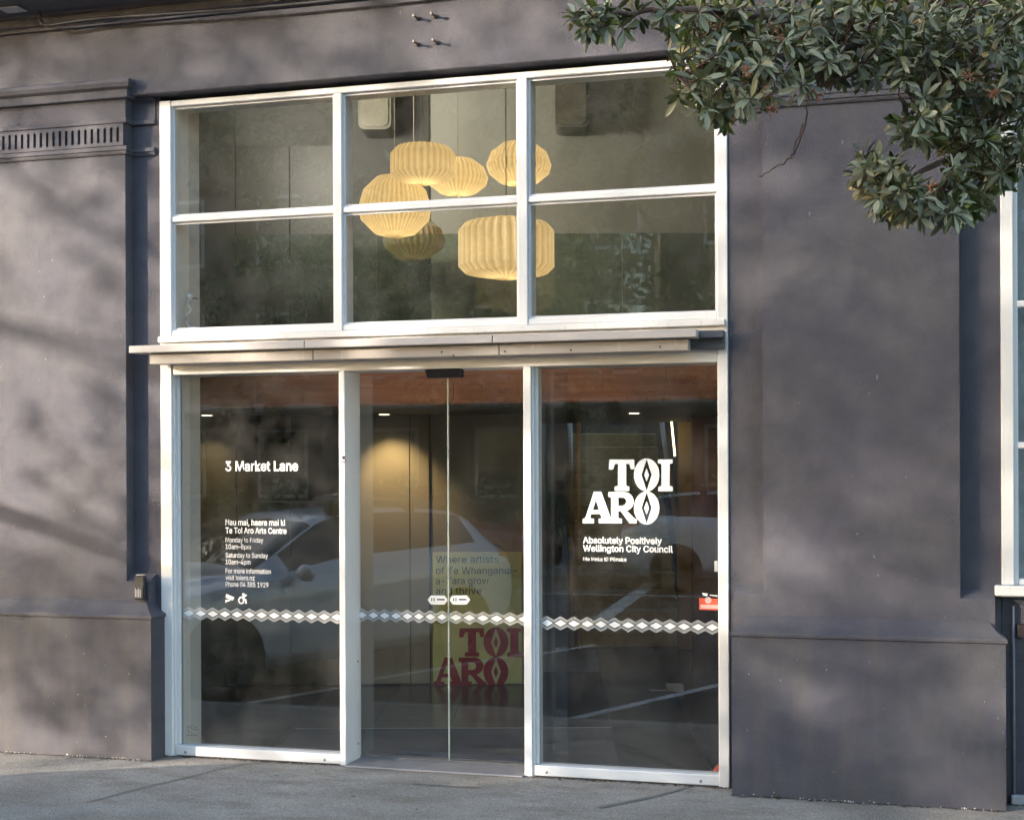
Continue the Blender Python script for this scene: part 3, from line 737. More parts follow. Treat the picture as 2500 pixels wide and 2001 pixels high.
# poster
PW = WB - .012
ps = thing('poster', 'lime green poster with dark red letters standing against the lobby wall', 'poster', loc=hall(hu(1160, PW), PW, .02))
up0, up1 = hu(1055, PW), hu(1272, PW); zp0, zp1 = .006, hz(1347, PW)
M_LIME = plain('lime_print', (.60, .61, .26), .6, var=.02); M_LIME2 = plain('lime_print_pale', (.66, .66, .33), .6, var=.02)
hbox('board', up0, up1, PW, PW + .018, zp0 + .01, zp1, M_LIME, ps, .001)
pr = lambda d: (lambda x, y: ro(625 + x / 3.45, 1000 + y / 3.45, PW - d))
def pclip(lp): return [(min(max(x, 1486), 2232), min(y, 2318)) for x, y in lp]
flat_shape('print_circle', [pclip(ell(1900, 1900, 330, 390, 60))], pr(.001), M_LIME2, ps)
M_CRIM = plain('crimson_print', (.33, .03, .045), .6, var=.03)
for s, y in (('Where artists', 1285), ('of Te Whanganui-', 1380), ('a-Tara grow', 1465), ('and thrive', 1552)):
    pass
def ptext(s, zx, zy, cap, w):
    x0 = (625 + zx / 3.45) / S21; y0 = (1000 + zy / 3.45) / S21
    return text_on('poster_text', s, x0, y0, cap / 3.45 / S21, w / 3.45 / S21, PW - .002, M_INK, ps, 0.0, ro2)
ptext('Where artists', 1515, 1288, 58, 527); ptext('of Te Whanganui-', 1515, 1382, 58, 680); ptext('a-Tara grow', 1515, 1468, 58, 445); ptext('and thrive', 1515, 1553, 58, 385)
# red logo on the poster: same outlines, scaled to the board
def lp_map(x, y):
    # logo x 596..1354 -> zoom6b 1495..2245 ; y 418..955 -> 115..592
    return ro(625 + (1495 + (x - 596) * (2232 - 1495) / (1354 - 596)) / 3.445, 1500 + (112 + (y - 418) * (596 - 112) / (955 - 418)) / 3.445, PW - .003)
for i, lp in enumerate(logo()):
    flat_shape('poster_letter', lp, lp_map, M_CRIM, ps)
flat_shape('poster_small_print', [[(1515, 2437 - 1724 + 1050), (1690, 1763), (1690, 1769), (1515, 1769)], [(1515, 1778), (1600, 1778), (1600, 1784), (1515, 1784)], [(1515, 1792), (1590, 1792), (1590, 1796), (1515, 1796)]], pr(.002), M_INK, ps)
# small box and orange foot on the floor
a = ro2(1401, 1436, 10.6)
t = thing('floor_box', 'small pale box on the dark floor behind the right pane', 'box', loc=hall(hu(1650, 10.4), 10.4, 0))
u = hu(1624, 10.45); hbox('body', u, u + .135, 10.4, 10.5, .009, .055, plain('pale_box', (.45, .43, .38), .6), t, .004)
hbox('lid', u + .002, u + .133, 10.398, 10.502, .056, .062, plain('pale_box_lid', (.5, .48, .43), .6), t, .002)
hbox('cable_tray', u - .13, u - .002, 10.44, 10.48, .009, .016, plain('pale_tray', (.4, .38, .34), .6), t, .002)
a = un2(1499, 1619, .16); b = un2(1512, 1601, .16)
t = thing('door_wedge', 'bright orange wedge on the floor at the right end of the right pane', 'door wedge', loc=(a.x, .2, 0))
bm = bmesh.new(); vs = abox(bm, a.x, 3.395, .12, .24, .003, .085)
for v in vs:
    if v.co.z > .05 and v.co.x < a.x + .01: v.co.x += .012; v.co.z -= .015
kid(mk('block', bm, plain('orange_rubber', (.80, .13, .05), .5), bevel=.008), t)

# high rounded wall boxes
def rounded_box(x0, x1, ytop, ybot, w, nm):
    ua, ub = hu(x0 * S21, w), hu(x1 * S21, w); z1 = hz(ytop * S21, w); z0 = hz(ybot * S21, w); r = .05
    t = thing('wall_unit', nm, 'wall unit', 'rounded wall units high in the lobby', hall((ua + ub) / 2, w, z0))
    def slabr(name, g, wa, wb, mat):
        arc = [(ua + g + r - r * math.cos(k * math.pi / 10), z0 + g + r - r * math.sin(k * math.pi / 10)) for k in range(6)]
        arc += [(ub - g - r + r * math.sin(k * math.pi / 10), z0 + g + r - r * math.cos(k * math.pi / 10)) for k in range(6)]
        poly = [(ua + g, z1 - g)] + arc + [(ub - g, z1 - g)]
        bm = bmesh.new(); A = [bm.verts.new(hall(x, wa, z)) for x, z in poly]; B = [bm.verts.new(hall(x, wb, z)) for x, z in poly]
        bm.faces.new(A); bm.faces.new(B)
        for i in range(len(poly)): bm.faces.new((A[i], A[(i + 1) % len(poly)], B[(i + 1) % len(poly)], B[i]))
        kid(mk(name, bm, mat), t)
    slabr('case', 0, w, w + .28, plain('unit_case', (.22, .21, .165), .6)); slabr('front', .02, w - .012, w - .001, plain('unit_front', (.25, .235, .175), .5))
rounded_box(757, 826, 100, 271, WB - .30, 'pale rounded wall unit behind the top middle pane')
rounded_box(1172, 1242, 80, 268, WB - .28, 'pale rounded wall unit behind the top right pane')
# glass balustrade of the upper floor
zbal = hz(570, 9.9)
t = thing('balustrade', 'clear glass balustrade sheet behind the lower row of upper panes', 'balustrade', loc=hall(0, 9.9, 2.4))
for ua, ub in ((-3.2, -1.35), (-1.345, .45), (.455, 1.5)):
    hbox('sheet', ua, ub, 9.9, 9.912, 2.36, zbal, glass('balustrade_sheet', .04, (.70, .76, .70), .25), t, 0)

# ------------------------------------------------------------------ pleated paper pendant lamps
def paper(glow=.016):
    mt, nt, b = newmat('pleated_paper'); nt.nodes.remove(b); out = nt.nodes['Material Output']
    df = N(nt, 'BsdfDiffuse'); fo = N(nt, 'Attribute'); fo.attribute_name = 'fold'
    nt.links.new(mixc(nt, fo.outputs['Fac'], (.84, .79, .62), (.62, .52, .33)), df.inputs[0])
    tl = N(nt, 'BsdfTranslucent'); nt.links.new(mixc(nt, fo.outputs['Fac'], (.93, .84, .60), (.60, .48, .28)), tl.inputs[0])
    mx = N(nt, 'MixShader'); mx.inputs[0].default_value = .6
    nt.links.new(df.outputs[0], mx.inputs[1]); nt.links.new(tl.outputs[0], mx.inputs[2])
    em = N(nt, 'Emission'); em.inputs[0].default_value = (1, .78, .42, 1); em.inputs[1].default_value = glow
    ad = N(nt, 'AddShader'); nt.links.new(mx.outputs[0], ad.inputs[0]); nt.links.new(em.outputs[0], ad.inputs[1])
    nt.links.new(ad.outputs[0], out.inputs[0]); return mt
M_PAPER = paper(); M_PAPER_OFF = paper(0)
M_BULB = emitter('warm_bulb', (1, .8, .45), 1.5)
PROF = {'drum': [(.05, 1.0), (.80, .965), (1.0, .78), (1.0, .26), (.82, .15), (.07, 0)],
        'globe': [(.05, 1.0), (.50, .97), (.86, .76), (1.0, .48), (.93, .29), (.56, .07), (.07, 0)],
        'wide': [(.05, 1.0), (.86, .88), (1.0, .76), (1.0, .20), (.86, .10), (.07, 0)]}
def pendant(x0, x1, y0, y1, w, kind, pleats, label, cord=True, watts=.42):
    c = ro2((x0 + x1) / 2, (y0 + y1) / 2, w); rad = (x1 - x0) * S21 / F_PX * w / 2; hgt = (y1 - y0) * S21 / F_PX * w
    zb = c.z - hgt / 2
    t = thing('pendant_lamp', label, 'lamp', 'pleated paper lamps hanging in the lobby', (c.x, c.y, zb))
    bm = bmesh.new(); rows = []; n = pleats * 2; pr_ = PROF[kind]
    dense = []
    for (ra, ha), (rb, hb) in zip(pr_, pr_[1:]):
        for k in range(4): dense.append((ra + (rb - ra) * k / 4, ha + (hb - ha) * k / 4))
    dense.append(pr_[-1])
    for r, h in dense:
        dep = .05 if r > .5 else .05 + .16 * (.5 - r) / .5
        row = []
        for i in range(n):
            rr = rad * (r + (dep * r if r > .3 else dep * .6) * (.5 if i % 2 else -.5) * 1.3); a = i * 2 * math.pi / n + random.uniform(-.012, .012)
            row.append(bm.verts.new((c.x + rr * math.cos(a), c.y + rr * math.sin(a), zb + h * hgt)))
        rows.append(row)
    for r0, r1 in zip(rows, rows[1:]):
        for i in range(n): bm.faces.new((r0[i], r0[(i + 1) % n], r1[(i + 1) % n], r1[i]))
    sh = kid(mk('shade', bm, M_PAPER if watts > .1 else M_PAPER_OFF), t)
    at = sh.data.attributes.new('fold', 'FLOAT', 'POINT'); at.data.foreach_set('value', [0.0 if i % 2 else 1.0 for i in range(len(sh.data.vertices))])   # inner folds painted darker, pleat shading put into the paper colour
    bm = bmesh.new(); bmesh.ops.create_uvsphere(bm, u_segments=12, v_segments=8, radius=.035)
    for v in bm.verts: v.co += Vector((c.x, c.y, zb + hgt * .55))
    kid(mk('bulb', bm, M_BULB if watts > .1 else M_WHITEIN, None, True), t)
    tube('cord', [(c.x, c.y, zb + hgt * .6), (c.x, c.y, 5.19)], .004, plain('pale_cord', (.5, .45, .33), .6), t, 6)
    l = bpy.data.lights.new('lamp_light', 'POINT'); l.energy = watts; l.color = (1, .80, .50); l.shadow_soft_size = .035
    lo = bpy.data.objects.new('lamp_light', l); col.objects.link(lo); lo.location = (c.x, c.y, zb + hgt * .42); kid(lo, t)
pendant(757, 906, 370, 501, 9.35, 'globe', 44, 'round pleated paper lamp, leftmost of the hanging lamps')
pendant(824, 957, 308, 390, 9.05, 'drum', 30, 'drum shaped pleated paper lamp between the round left lamp and its neighbour')
pendant(902, 1026, 334, 413, 9.75, 'globe', 36, 'pleated paper lamp partly hidden behind the drum shaped lamp')
pendant(1026, 1159, 300, 392, 9.5, 'globe', 38, 'pleated paper lamp crossing the right white mullion, uppermost')
pendant(968, 1164, 455, 589, 8.95, 'wide', 32, 'largest pleated paper lamp with a torn slit, hanging lowest', watts=.6)
pendant(808, 936, 462, 546, 10.35, 'globe', 30, 'unlit pleated paper lamp in place of the faint reflection below the round left lamp', watts=.02)  # added unlit lamp, stands in for a faint lamp reflection
# track spotlight high in the lobby
p = ro(624, 238, 9.3); t = thing('spotlight', 'small lit white spotlight at the top of the left upper pane', 'spotlight', loc=p)
ax = Vector((.55, .75, -.35)).normalized()
tube('body', [p - ax * .05, p + ax * .05], .03, M_WHITEIN, t, 14); tube('lens', [p + ax * .0505, p + ax * .053], .026, emitter('spot_glow', (1, .86, .6), 3), t, 14)
tube('stem', [p, (p.x, p.y, 5.19)], .006, M_WHITEIN, t, 6)
l = bpy.data.lights.new('spot_beam', 'SPOT'); l.energy = 24; l.color = (1, .93, .80); l.spot_size = R(170); l.spot_blend = 1; l.shadow_soft_size = .22
lo = bpy.data.objects.new('spot_beam', l); col.objects.link(lo); lo.location = p + ax * .06; lo.rotation_euler = (Vector((.25, .95, .0))).to_track_quat('-Z', 'Y').to_euler(); kid(lo, t)
# recessed downlights in the soffit
def downlight(px, py, w, label, watts, aim):
    p = ro(px, py, w); p.z = zbk + .018
    t = thing('downlight', label, 'downlight', 'round downlights in the low ceiling', p)
    bm = bmesh.new(); atube(bm, [p + Vector((0, 0, .001)), p - Vector((0, 0, .008))], .05, 20); kid(mk('rim', bm, M_WHITEIN), t)
    bm = bmesh.new(); atube(bm, [p - Vector((0, 0, .0085)), p - Vector((0, 0, .0105))], .038, 20); kid(mk('lens', bm, emitter('downlight_glow', (1, .78, .42), 2.0)), t)
    l = bpy.data.lights.new('downlight_beam', 'SPOT'); l.energy = watts; l.color = (1, .70, .32); l.spot_size = R(85); l.spot_blend = .8; l.shadow_soft_size = .03
    lo = bpy.data.objects.new('downlight_beam', l); col.objects.link(lo); lo.location = p - Vector((0, 0, .02)); kid(lo, t)
    d = (aim - lo.location); lo.rotation_euler = d.to_track_quat('-Z', 'Y').to_euler()
downlight(938, 994, 10.45, 'glowing round downlight above the lit beige wall behind the doors', 9, hall(hu(965), WB, 1.35))
downlight(1548, 991, 10.4, 'glowing round downlight near the stairs behind the right pane', 6, hall(hu(1560, 13), 13.4, .4))
downlight(505, 1000, 10.5, 'glowing round downlight at the left end of the lobby', 4, hall(hu(500), WB, 1.3))

# ------------------------------------------------------------------ cars parked at an angle in front of the building (seen in the glass)
def lerp_rows(tab, n):
    P = [Vector(r) for r in tab] if False else tab
    out = []
    for i in range(len(tab) - 1):
        a, b, c, d = tab[max(i - 1, 0)], tab[i], tab[i + 1], tab[min(i + 2, len(tab) - 1)]
        for k in range(n):
            t = k / n
            out.append([.5 * (2 * b[j] + (c[j] - a[j]) * t + (2 * a[j] - 5 * b[j] + 4 * c[j] - d[j]) * t * t + (3 * b[j] - a[j] - 3 * c[j] + d[j]) * t ** 3) * .75
                        + .25 * (b[j] + (c[j] - b[j]) * t) for j in range(len(b))])
    out.append(list(tab[-1])); return out
def car_paint(name, c):
    mt, nt, b = newmat(name); b.inputs['Base Color'].default_value = (*c, 1); b.inputs['Metallic'].default_value = .1
    b.inputs['Roughness'].default_value = .35; b.inputs['Coat Weight'].default_value = 1; b.inputs['Coat Roughness'].default_value = .04
    f = noise(nt, pos(nt), 900, 2); nt.links.new(ramp(nt, f, [(.3, tuple(x * .93 for x in c)), (.7, tuple(x * 1.07 for x in c))]), b.inputs['Base Color']); return mt
M_CGLASS = plain('car_glass', (.015, .018, .018), .03, spec=.8); M_TYRE = plain('tyre', (.02, .02, .02), .85); M_RIM = plain('alloy', (.10, .10, .105), .4, .6)
M_ARCH = plain('wheel_arch', (.012, .012, .012), .8); M_HEAD = plain('headlight_glass', (.6, .62, .65), .1); M_TAIL = plain('tail_glass', (.4, .02, .02), .15)
def make_car(name, label, paint, loc, heading, detail=True):
    t = thing(name, label, 'car', 'cars parked nose in', (loc[0], loc[1], ROAD_Z)); t.rotation_euler = (0, 0, math.atan2(heading[1], heading[0]))
    tab = [(2.22, .34, .58, .66, .62, .45), (2.12, .26, .70, .80, .78, .60), (1.85, .22, .84, .93, .87, .67), (1.25, .21, .93, 1.02, .905, .70), (.88, .21, .96, 1.07, .915, .69),
           (.05, .21, 1.0, 1.47, .915, .585), (-.5, .21, 1.01, 1.53, .915, .585), (-1.2, .21, 1.04, 1.51, .91, .565), (-1.75, .22, 1.08, 1.43, .90, .545), (-2.02, .27, 1.06, 1.13, .86, .66), (-2.2, .36, .95, .99, .77, .60)]
    st_ = lerp_rows(tab, 8); grid = []
    for x, zb, ze, zt, hw, ht in st_:
        ring = [(0, zb), (.8 * hw, zb), (.97 * hw, zb + .12), (hw, zb + .42 * (ze - zb)), (.985 * hw, ze - .12 * (ze - zb)), (.955 * hw, ze), ((.955 * hw + ht) / 2 + .012, (ze + zt - .045) / 2), (ht, zt - .045), (ht - .09, zt - .006), (0, zt + .018)]
        dense = []
        for (a, b), (c, d) in zip(ring, ring[1:]):
            for k in range(4): dense.append((a + (c - a) * k / 4, b + (d - b) * k / 4))
        dense.append(ring[-1]); grid.append([(x, y, z) for y, z in dense])
    groups = {}
    nr = len(grid[0])
    for i in range(len(grid) - 1):
        for k in range(nr - 1):
            q = (grid[i][k], grid[i + 1][k], grid[i + 1][k + 1], grid[i][k + 1])
            cx = sum(p[0] for p in q) / 4; cz = sum(p[2] for p in q) / 4; seg = k / 4
            hgt = st_[i][3] - st_[i][2]; key = 'body'
            if 5.3 <= seg < 6.9 and -1.62 < cx < .62 and hgt > .2: key = 'side_window' if min(abs(cx + .42), abs(cx + 1.22)) > .05 else 'pillar'
            elif seg >= 7.1 and .10 < cx < .84: key = 'windscreen'
            elif seg >= 7.2 and -1.99 < cx < -1.80: key = 'rear_window'
            elif 3.9 <= seg < 4.9 and cx > 1.9: key = 'headlight'
            elif 4.2 <= seg < 5 and cx < -1.9: key = 'tail_light'
            for sg in (1, -1): groups.setdefault((key, sg if key not in ('body', 'windscreen', 'rear_window') else 0), []).append([(p[0], sg * p[1], p[2]) for p in (q if sg > 0 else q[::-1])])
    mats = {'body': paint, 'side_window': M_CGLASS, 'pillar': M_BLACK, 'windscreen': M_CGLASS, 'rear_window': M_CGLASS, 'wheel_arch': M_ARCH, 'headlight': M_HEAD, 'tail_light': M_TAIL}
    def add(nm, bm, mt, smooth=True):
        bmesh.ops.recalc_face_normals(bm, faces=bm.faces)
        me = bpy.data.meshes.new(nm); bm.to_mesh(me); bm.free(); me.materials.append(mt)
        for p in me.polygons: p.use_smooth = smooth
        o = bpy.data.objects.new(nm, me); col.objects.link(o); o.parent = t; return o
    for (key, sg), faces in groups.items():
        bm = bmesh.new()
        for f in faces: bm.faces.new([bm.verts.new(p) for p in f])
        bmesh.ops.remove_doubles(bm, verts=bm.verts, dist=.0004)
        add(key, bm, mats[key])
    for sx in (1.32, -1.32):
        for sy in (1, -1):
            bm = bmesh.new(); arc = [(.405 * math.cos(R(-18 + 216 * k / 26)), .335 + .405 * math.sin(R(-18 + 216 * k / 26))) for k in range(27)]
            A = [bm.verts.new((sx + x, sy * .917, z)) for x, z in arc]; B = [bm.verts.new((sx + x, sy * .80, z)) for x, z in arc]
            bm.faces.new(A)
            for k in range(27): bm.faces.new((A[k], A[(k + 1) % 27], B[(k + 1) % 27], B[k]))
            add('wheel_arch', bm, M_ARCH, False)
            bm = bmesh.new(); prof = [(.215, .922), (.30, .928), (.332, .91), (.336, .80), (.33, .70), (.2, .69)]
            rows = [[bm.verts.new((sx + r * math.cos(a * math.pi / 18), sy * y, .335 + r * math.sin(a * math.pi / 18))) for a in range(36)] for r, y in prof]
            for r0, r1 in zip(rows, rows[1:]):
                for a in range(36): bm.faces.new((r0[a], r0[(a + 1) % 36], r1[(a + 1) % 36], r1[a]))
            w = add('wheel', bm, M_TYRE)
            bm = bmesh.new(); c = Vector((sx, sy * .921, .335))
            ring = [[bm.verts.new(c + Vector((r * math.cos(a * math.pi / 18), sy * y, r * math.sin(a * math.pi / 18)))) for a in range(36)] for r, y in ((.222, .004), (.20, .003), (.192, -.004))]
            for r0, r1 in zip(ring, ring[1:]):
                for a in range(36): bm.faces.new((r0[a], r0[(a + 1) % 36], r1[(a + 1) % 36], r1[a]))
            bm.faces.new([bm.verts.new(c + Vector((.05 * math.cos(a * math.pi / 8), sy * .002, .05 * math.sin(a * math.pi / 8)))) for a in range(16)])
            for a in range(10):
                an = a * 2 * math.pi / 10 + (.1 if a % 2 else -.1); d = Vector((math.cos(an), 0, math.sin(an))); n = Vector((-d.z, 0, d.x))
                bm.faces.new([bm.verts.new(v + Vector((0, sy * .001, 0))) for v in (c + d * .045 + n * .012, c + d * .197 + n * .016, c + d * .197 - n * .016, c + d * .045 - n * .012)])
            o = add('rim', bm, M_RIM, False); o.parent = w
    for sy in (1, -1):
        bm = bmesh.new(); bmesh.ops.create_uvsphere(bm, u_segments=16, v_segments=10, radius=1)
        for v in bm.verts: v.co = Vector((.55 + v.co.x * .075, sy * (1.0 + v.co.y * .10), 1.02 + v.co.z * .075))
        add('wing_mirror', bm, paint)
    for cx in (-.15, -.95):
        bm = bmesh.new(); abox(bm, cx - .03, cx + .03, -.60, .60, 1.585, 1.605)
        o = add('roof_bar', bm, M_RIM, False)
        for sy in (1, -1):
            bm = bmesh.new(); abox(bm, cx - .05, cx + .05, sy * .52 - .05, sy * .52 + .05, 1.48, 1.584); f = add('foot', bm, M_BLACK, False); f.parent = o
    for sy in (1, -1):
        bm = bmesh.new(); abox(bm, -.62, -.50, sy * .905 - .012, sy * .905 + .012, .84, .865); add('door_handle', bm, paint, False)
    return t
CN = Vector((CARDIR.y, -CARDIR.x))
fa = Vector((-1.0, -2.45)) - CN * .9
ctr = fa - CARDIR * 1.32
make_car('parked_car', 'silver grey crossover with roof bars, mirrored in the left pane and doors', car_paint('silver_paint', (.60, .63, .68)), ctr, CARDIR)
c2 = ctr - CN * 2.9 - CARDIR * .3
c3 = Vector((-3.5, -13.6)); make_car('parked_car', 'dark red car across the street, mirrored far off in the right pane', car_paint('red_paint', (.20, .02, .02)), c3, Vector((1, .02)))
c4 = Vector((2.2, -13.7)); make_car('parked_car', 'white car across the street, mirrored far off behind the logo', car_paint('white_paint', (.6, .6, .6)), c4, Vector((1, 0)))

# ------------------------------------------------------------------ leaves
def leaf_mat(name, attr, base=(.050, .070, .016)):
    mt, nt, b = newmat(name)
    if attr: a = N(nt, 'Attribute'); a.attribute_name = 'tint'; fac = a.outputs['Fac']
    else: a = N(nt, 'ObjectInfo'); fac = a.outputs['Random']
    b0 = base
    up = ramp(nt, fac, [(.0, tuple(x * .30 for x in b0)), (.40, tuple(x * .75 for x in b0)), (.75, (b0[0] * 2.0, b0[1] * 1.9, b0[2] * 1.7)), (.955, (b0[0] * 4.2, b0[1] * 3.8, b0[2] * 4.2)), (.97, (.30, .16, .035)), (1.0, (.34, .20, .06))])
    und = ramp(nt, fac, [(.0, (.06, .062, .03)), (.5, (.19, .19, .105)), (.95, (.44, .43, .27)), (1.0, (.38, .24, .09))])
    g = N(nt, 'NewGeometry')
    c = mixc(nt, g.outputs['Backfacing'], up, und)
    nt.links.new(c, b.inputs['Base Color']); b.inputs['Roughness'].default_value = .34; b.inputs['Specular IOR Level'].default_value = .55
    out = nt.nodes['Material Output']; tl = N(nt, 'BsdfTranslucent'); nt.links.new(mixc(nt, .5, c, (.20, .26, .05)), tl.inputs[0])
    mx = N(nt, 'MixShader'); mx.inputs[0].default_value = .16
    nt.links.new(b.outputs[0], mx.inputs[1]); nt.links.new(tl.outputs[0], mx.inputs[2]); nt.links.new(mx.outputs[0], out.inputs[0])
    return mt
M_LEAF_O = leaf_mat('leaf', False); M_LEAF_A = leaf_mat('leaf_mass', True); M_FAR = leaf_mat('far_leaf', True, (.045, .075, .025))
def bark(name, c):
    mt, nt, b = newmat(name); g = noise(nt, pos(nt, (14, 14, 5)), 1.5, 6, .65)
    nt.links.new(ramp(nt, g, [(.3, tuple(x * .5 for x in c)), (.7, tuple(x * 1.4 for x in c))]), b.inputs['Base Color']); b.inputs['Roughness'].default_value = .9
    bump(nt, b, g, .8, .02); return mt
M_BARK = bark('bark', (.13, .085, .065)); M_TWIG = bark('twig', (.12, .065, .045))
def leaf_pts(seed):
    r = random.Random(seed); bend = r.uniform(.05, .22); fold = r.uniform(.12, .4); tw = r.uniform(-.15, .15)
    rows = []
    for k, (t, w) in enumerate(((.0, .02), (.13, .045), (.30, .115), (.55, .165), (.80, .135), (.93, .075), (1.0, .0))):
        x = t; z = -bend * t * t; row = []
        for s in ((-1, 0, 1) if 0 < w else (0,)):
            y = s * w; row.append(Vector((x, y * math.cos(tw * t), z + abs(s) * w * fold + y * tw * t)))
        rows.append(row)
    verts = []; idx = []; faces = []
    for row in rows: idx.append([len(verts) + i for i in range(len(row))]); verts += row
    for a, b in zip(idx, idx[1:]):
        if len(b) == 3: faces += [(a[0], a[1], b[1], b[0]), (a[1], a[2], b[2], b[1])]
        else: faces += [(a[0], a[1], b[0]), (a[1], a[2], b[0])]
    return verts, faces
LEAVES = [leaf_pts(s) for s in range(7)]
LEAF_ME = []
for k, (v, f) in enumerate(LEAVES):
    me = bpy.data.meshes.new('leaf'); me.from_pydata(v, [], [(q if len(q) == 3 else q) for q in f]); me.materials.append(M_LEAF_O)
    for p in me.polygons: p.use_smooth = True
    LEAF_ME.append(me)
def leaf_frame(d, up_hint, ln, wd):
    x = d.normalized(); z = (up_hint - x * up_hint.dot(x))
    if z.length < .05: z = Vector((0, 0, 1)) - x * x.z
    z.normalize(); y = z.cross(x)
    return Matrix((x * ln, y * wd, z * ln)).transposed()
def rosette(c, axis, n, rng, size=(.052, .085)):
    """leaves spread round a shoot tip: list of 4x4 matrices"""
    axis = axis.normalized(); a0 = rng.uniform(0, 6.28); out = []
    ref = axis.cross(Vector((0, 0, 1)));
    if ref.length < .1: ref = Vector((1, 0, 0))
    ref.normalize(); oth = axis.cross(ref)
    for i in range(n):
        an = a0 + i * 2.4 + rng.uniform(-.3, .3); el = rng.uniform(.15, 1.25) if i < n * .7 else rng.uniform(-.5, .3)
        rad = ref * math.cos(an) + oth * math.sin(an)
        d = rad * math.cos(el) + axis * math.sin(el) + Vector((0, 0, -.30)) + Vector([rng.uniform(-.35, .35) for _ in range(3)])
        ln = rng.uniform(*size); wd = ln * rng.uniform(.75, 1.1)
        m3 = leaf_frame(d, axis * .9 + Vector((0, 0, .35)) + Vector([rng.uniform(-.7, .7) for _ in range(3)]), ln, wd)
        p = c - axis * rng.uniform(0, .035) + d.normalized() * .006
        M = m3.to_4x4(); M.translation = p; out.append(M)
    return out
def leaf_mass(name, mats, mat, parent, rng, low=False):
    verts = []; faces = []; tint = []
    quad = [Vector((0, 0, 0)), Vector((.5, -.22, .04)), Vector((1, 0, -.1)), Vector((.5, .22, .04))]
    for M in mats:
        v, f = (quad, [(0, 1, 2), (0, 2, 3)]) if low else LEAVES[rng.randrange(7)]
        b = len(verts); verts += [M @ p for p in v]; faces += [tuple(b + i for i in q) for q in f]; tint += [rng.random()] * len(v)
    me = bpy.data.meshes.new(name); me.from_pydata(verts, [], faces)
    at = me.attributes.new('tint', 'FLOAT', 'POINT'); at.data.foreach_set('value', tint)
    me.materials.append(mat)
    for p in me.polygons: p.use_smooth = not low
    o = bpy.data.objects.new(name, me); col.objects.link(o); tag(o, kind='stuff')
    if parent: kid(o, parent)
    return o
def inpoly(x, y, P):
    r = False; j = len(P) - 1
    for i in range(len(P)):
        if (P[i][1] > y) != (P[j][1] > y) and x < (P[j][0] - P[i][0]) * (y - P[i][1]) / (P[j][1] - P[i][1]) + P[i][0]: r = not r
        j = i
    return r

# ------------------------------------------------------------------ street tree whose branch hangs into the picture
rng = random.Random(5)
TB = Vector((5.95, -1.25, 0))
tree = thing('street_tree', 'evergreen street tree whose leafy branch hangs in at the top right', 'tree', loc=TB)
def bp(*pts): return [ro2(x, y, w) for x, y, w in pts]
trunk = [TB + Vector((0, 0, -.02)), TB + Vector((.03, -.02, .6)), TB + Vector((-.04, -.1, 1.4)), TB + Vector((-.1, -.3, 2.2)), TB + Vector((-.05, -.55, 2.9)), TB + Vector((.1, -.7, 3.6)), TB + Vector((.0, -.8, 4.6))]
tube('trunk', smoothed(trunk), [.17 - .11 * i / 24 for i in range(25)], M_BARK, tree, 12)
fork = TB + Vector((-.05, -.55, 2.9)); low = TB + Vector((-.1, -.3, 2.2))
limbs = [
    ([low] + bp((2260, 120, 4.95), (2140, 212, 4.75), (2085, 275, 4.65), (2010, 330, 4.55), (1930, 366, 4.5), (1858, 394, 4.42)), .028, .006),
    (bp((2010, 330, 4.55), (1996, 372, 4.5), (1962, 418, 4.42), (1925, 440, 4.38)), .010, .004),
    ([fork] + bp((2250, 60, 4.95), (2100, 75, 4.8), (1950, 108, 4.7), (1800, 96, 4.6), (1650, 122, 4.5), (1560, 160, 4.4), (1500, 205, 4.35)), .03, .006),
    ([fork] + bp((2100, -40, 4.9), (1900, 30, 4.75), (1700, 38, 4.6), (1500, 24, 4.45), (1390, 22, 4.35), (1300, 30, 4.3), (1236, 50, 4.25)), .026, .005),
    (bp((1650, 122, 4.5), (1600, 190, 4.42), (1545, 250, 4.36)), .009, .004),
    (bp((2100, 75, 4.8), (2010, 150, 4.6), (1935, 220, 4.45), (1905, 255, 4.4)), .012, .004),
    (bp((1560, 160, 4.4), (1490, 140, 4.36), (1430, 165, 4.3)), .008, .004),
    (bp((1850, 100, 4.65), (1780, 160, 4.5), (1720, 185, 4.45)), .009, .004),
    ([fork] + bp((2400, 160, 5.1), (2300, 260, 4.9), (2180, 300, 4.75), (2080, 380, 4.6)), .02, .004),
    (bp((1700, 190, 4.45), (1698, 250, 4.42), (1672, 320, 4.40), (1640, 350, 4.40), (1598, 372, 4.38)), .004, .0018),
    (bp((1690, 262, 4.42), (1676, 300, 4.36), (1668, 335, 4.34)), .003, .0015),
    ([fork, TB + Vector((-.9, -1.2, 3.9)), TB + Vector((-2.0, -1.6, 4.5))], .06, .02), ([fork, TB + Vector((.8, -1.4, 3.8)), TB + Vector((1.8, -1.9, 4.6))], .06, .02), ([TB + Vector((.1, -.7, 3.6)), TB + Vector((.4, .0, 4.3)), TB + Vector((.9, .3, 5.0))], .05, .02)]
skel = []
for pts, r0, r1 in limbs:
    sp = smoothed(pts, 6); sp = [p + Vector([rng.uniform(-.006, .006) for _ in range(3)]) * (1 if 0 < i < len(sp) - 1 else 0) for i, p in enumerate(sp)]
    tube('limb', sp, [r0 + (r1 - r0) * (i / (len(sp) - 1)) ** .7 for i in range(len(sp))], M_BARK if r0 > .02 else M_TWIG, tree, 7)
    if r0 > .0045: skel += sp
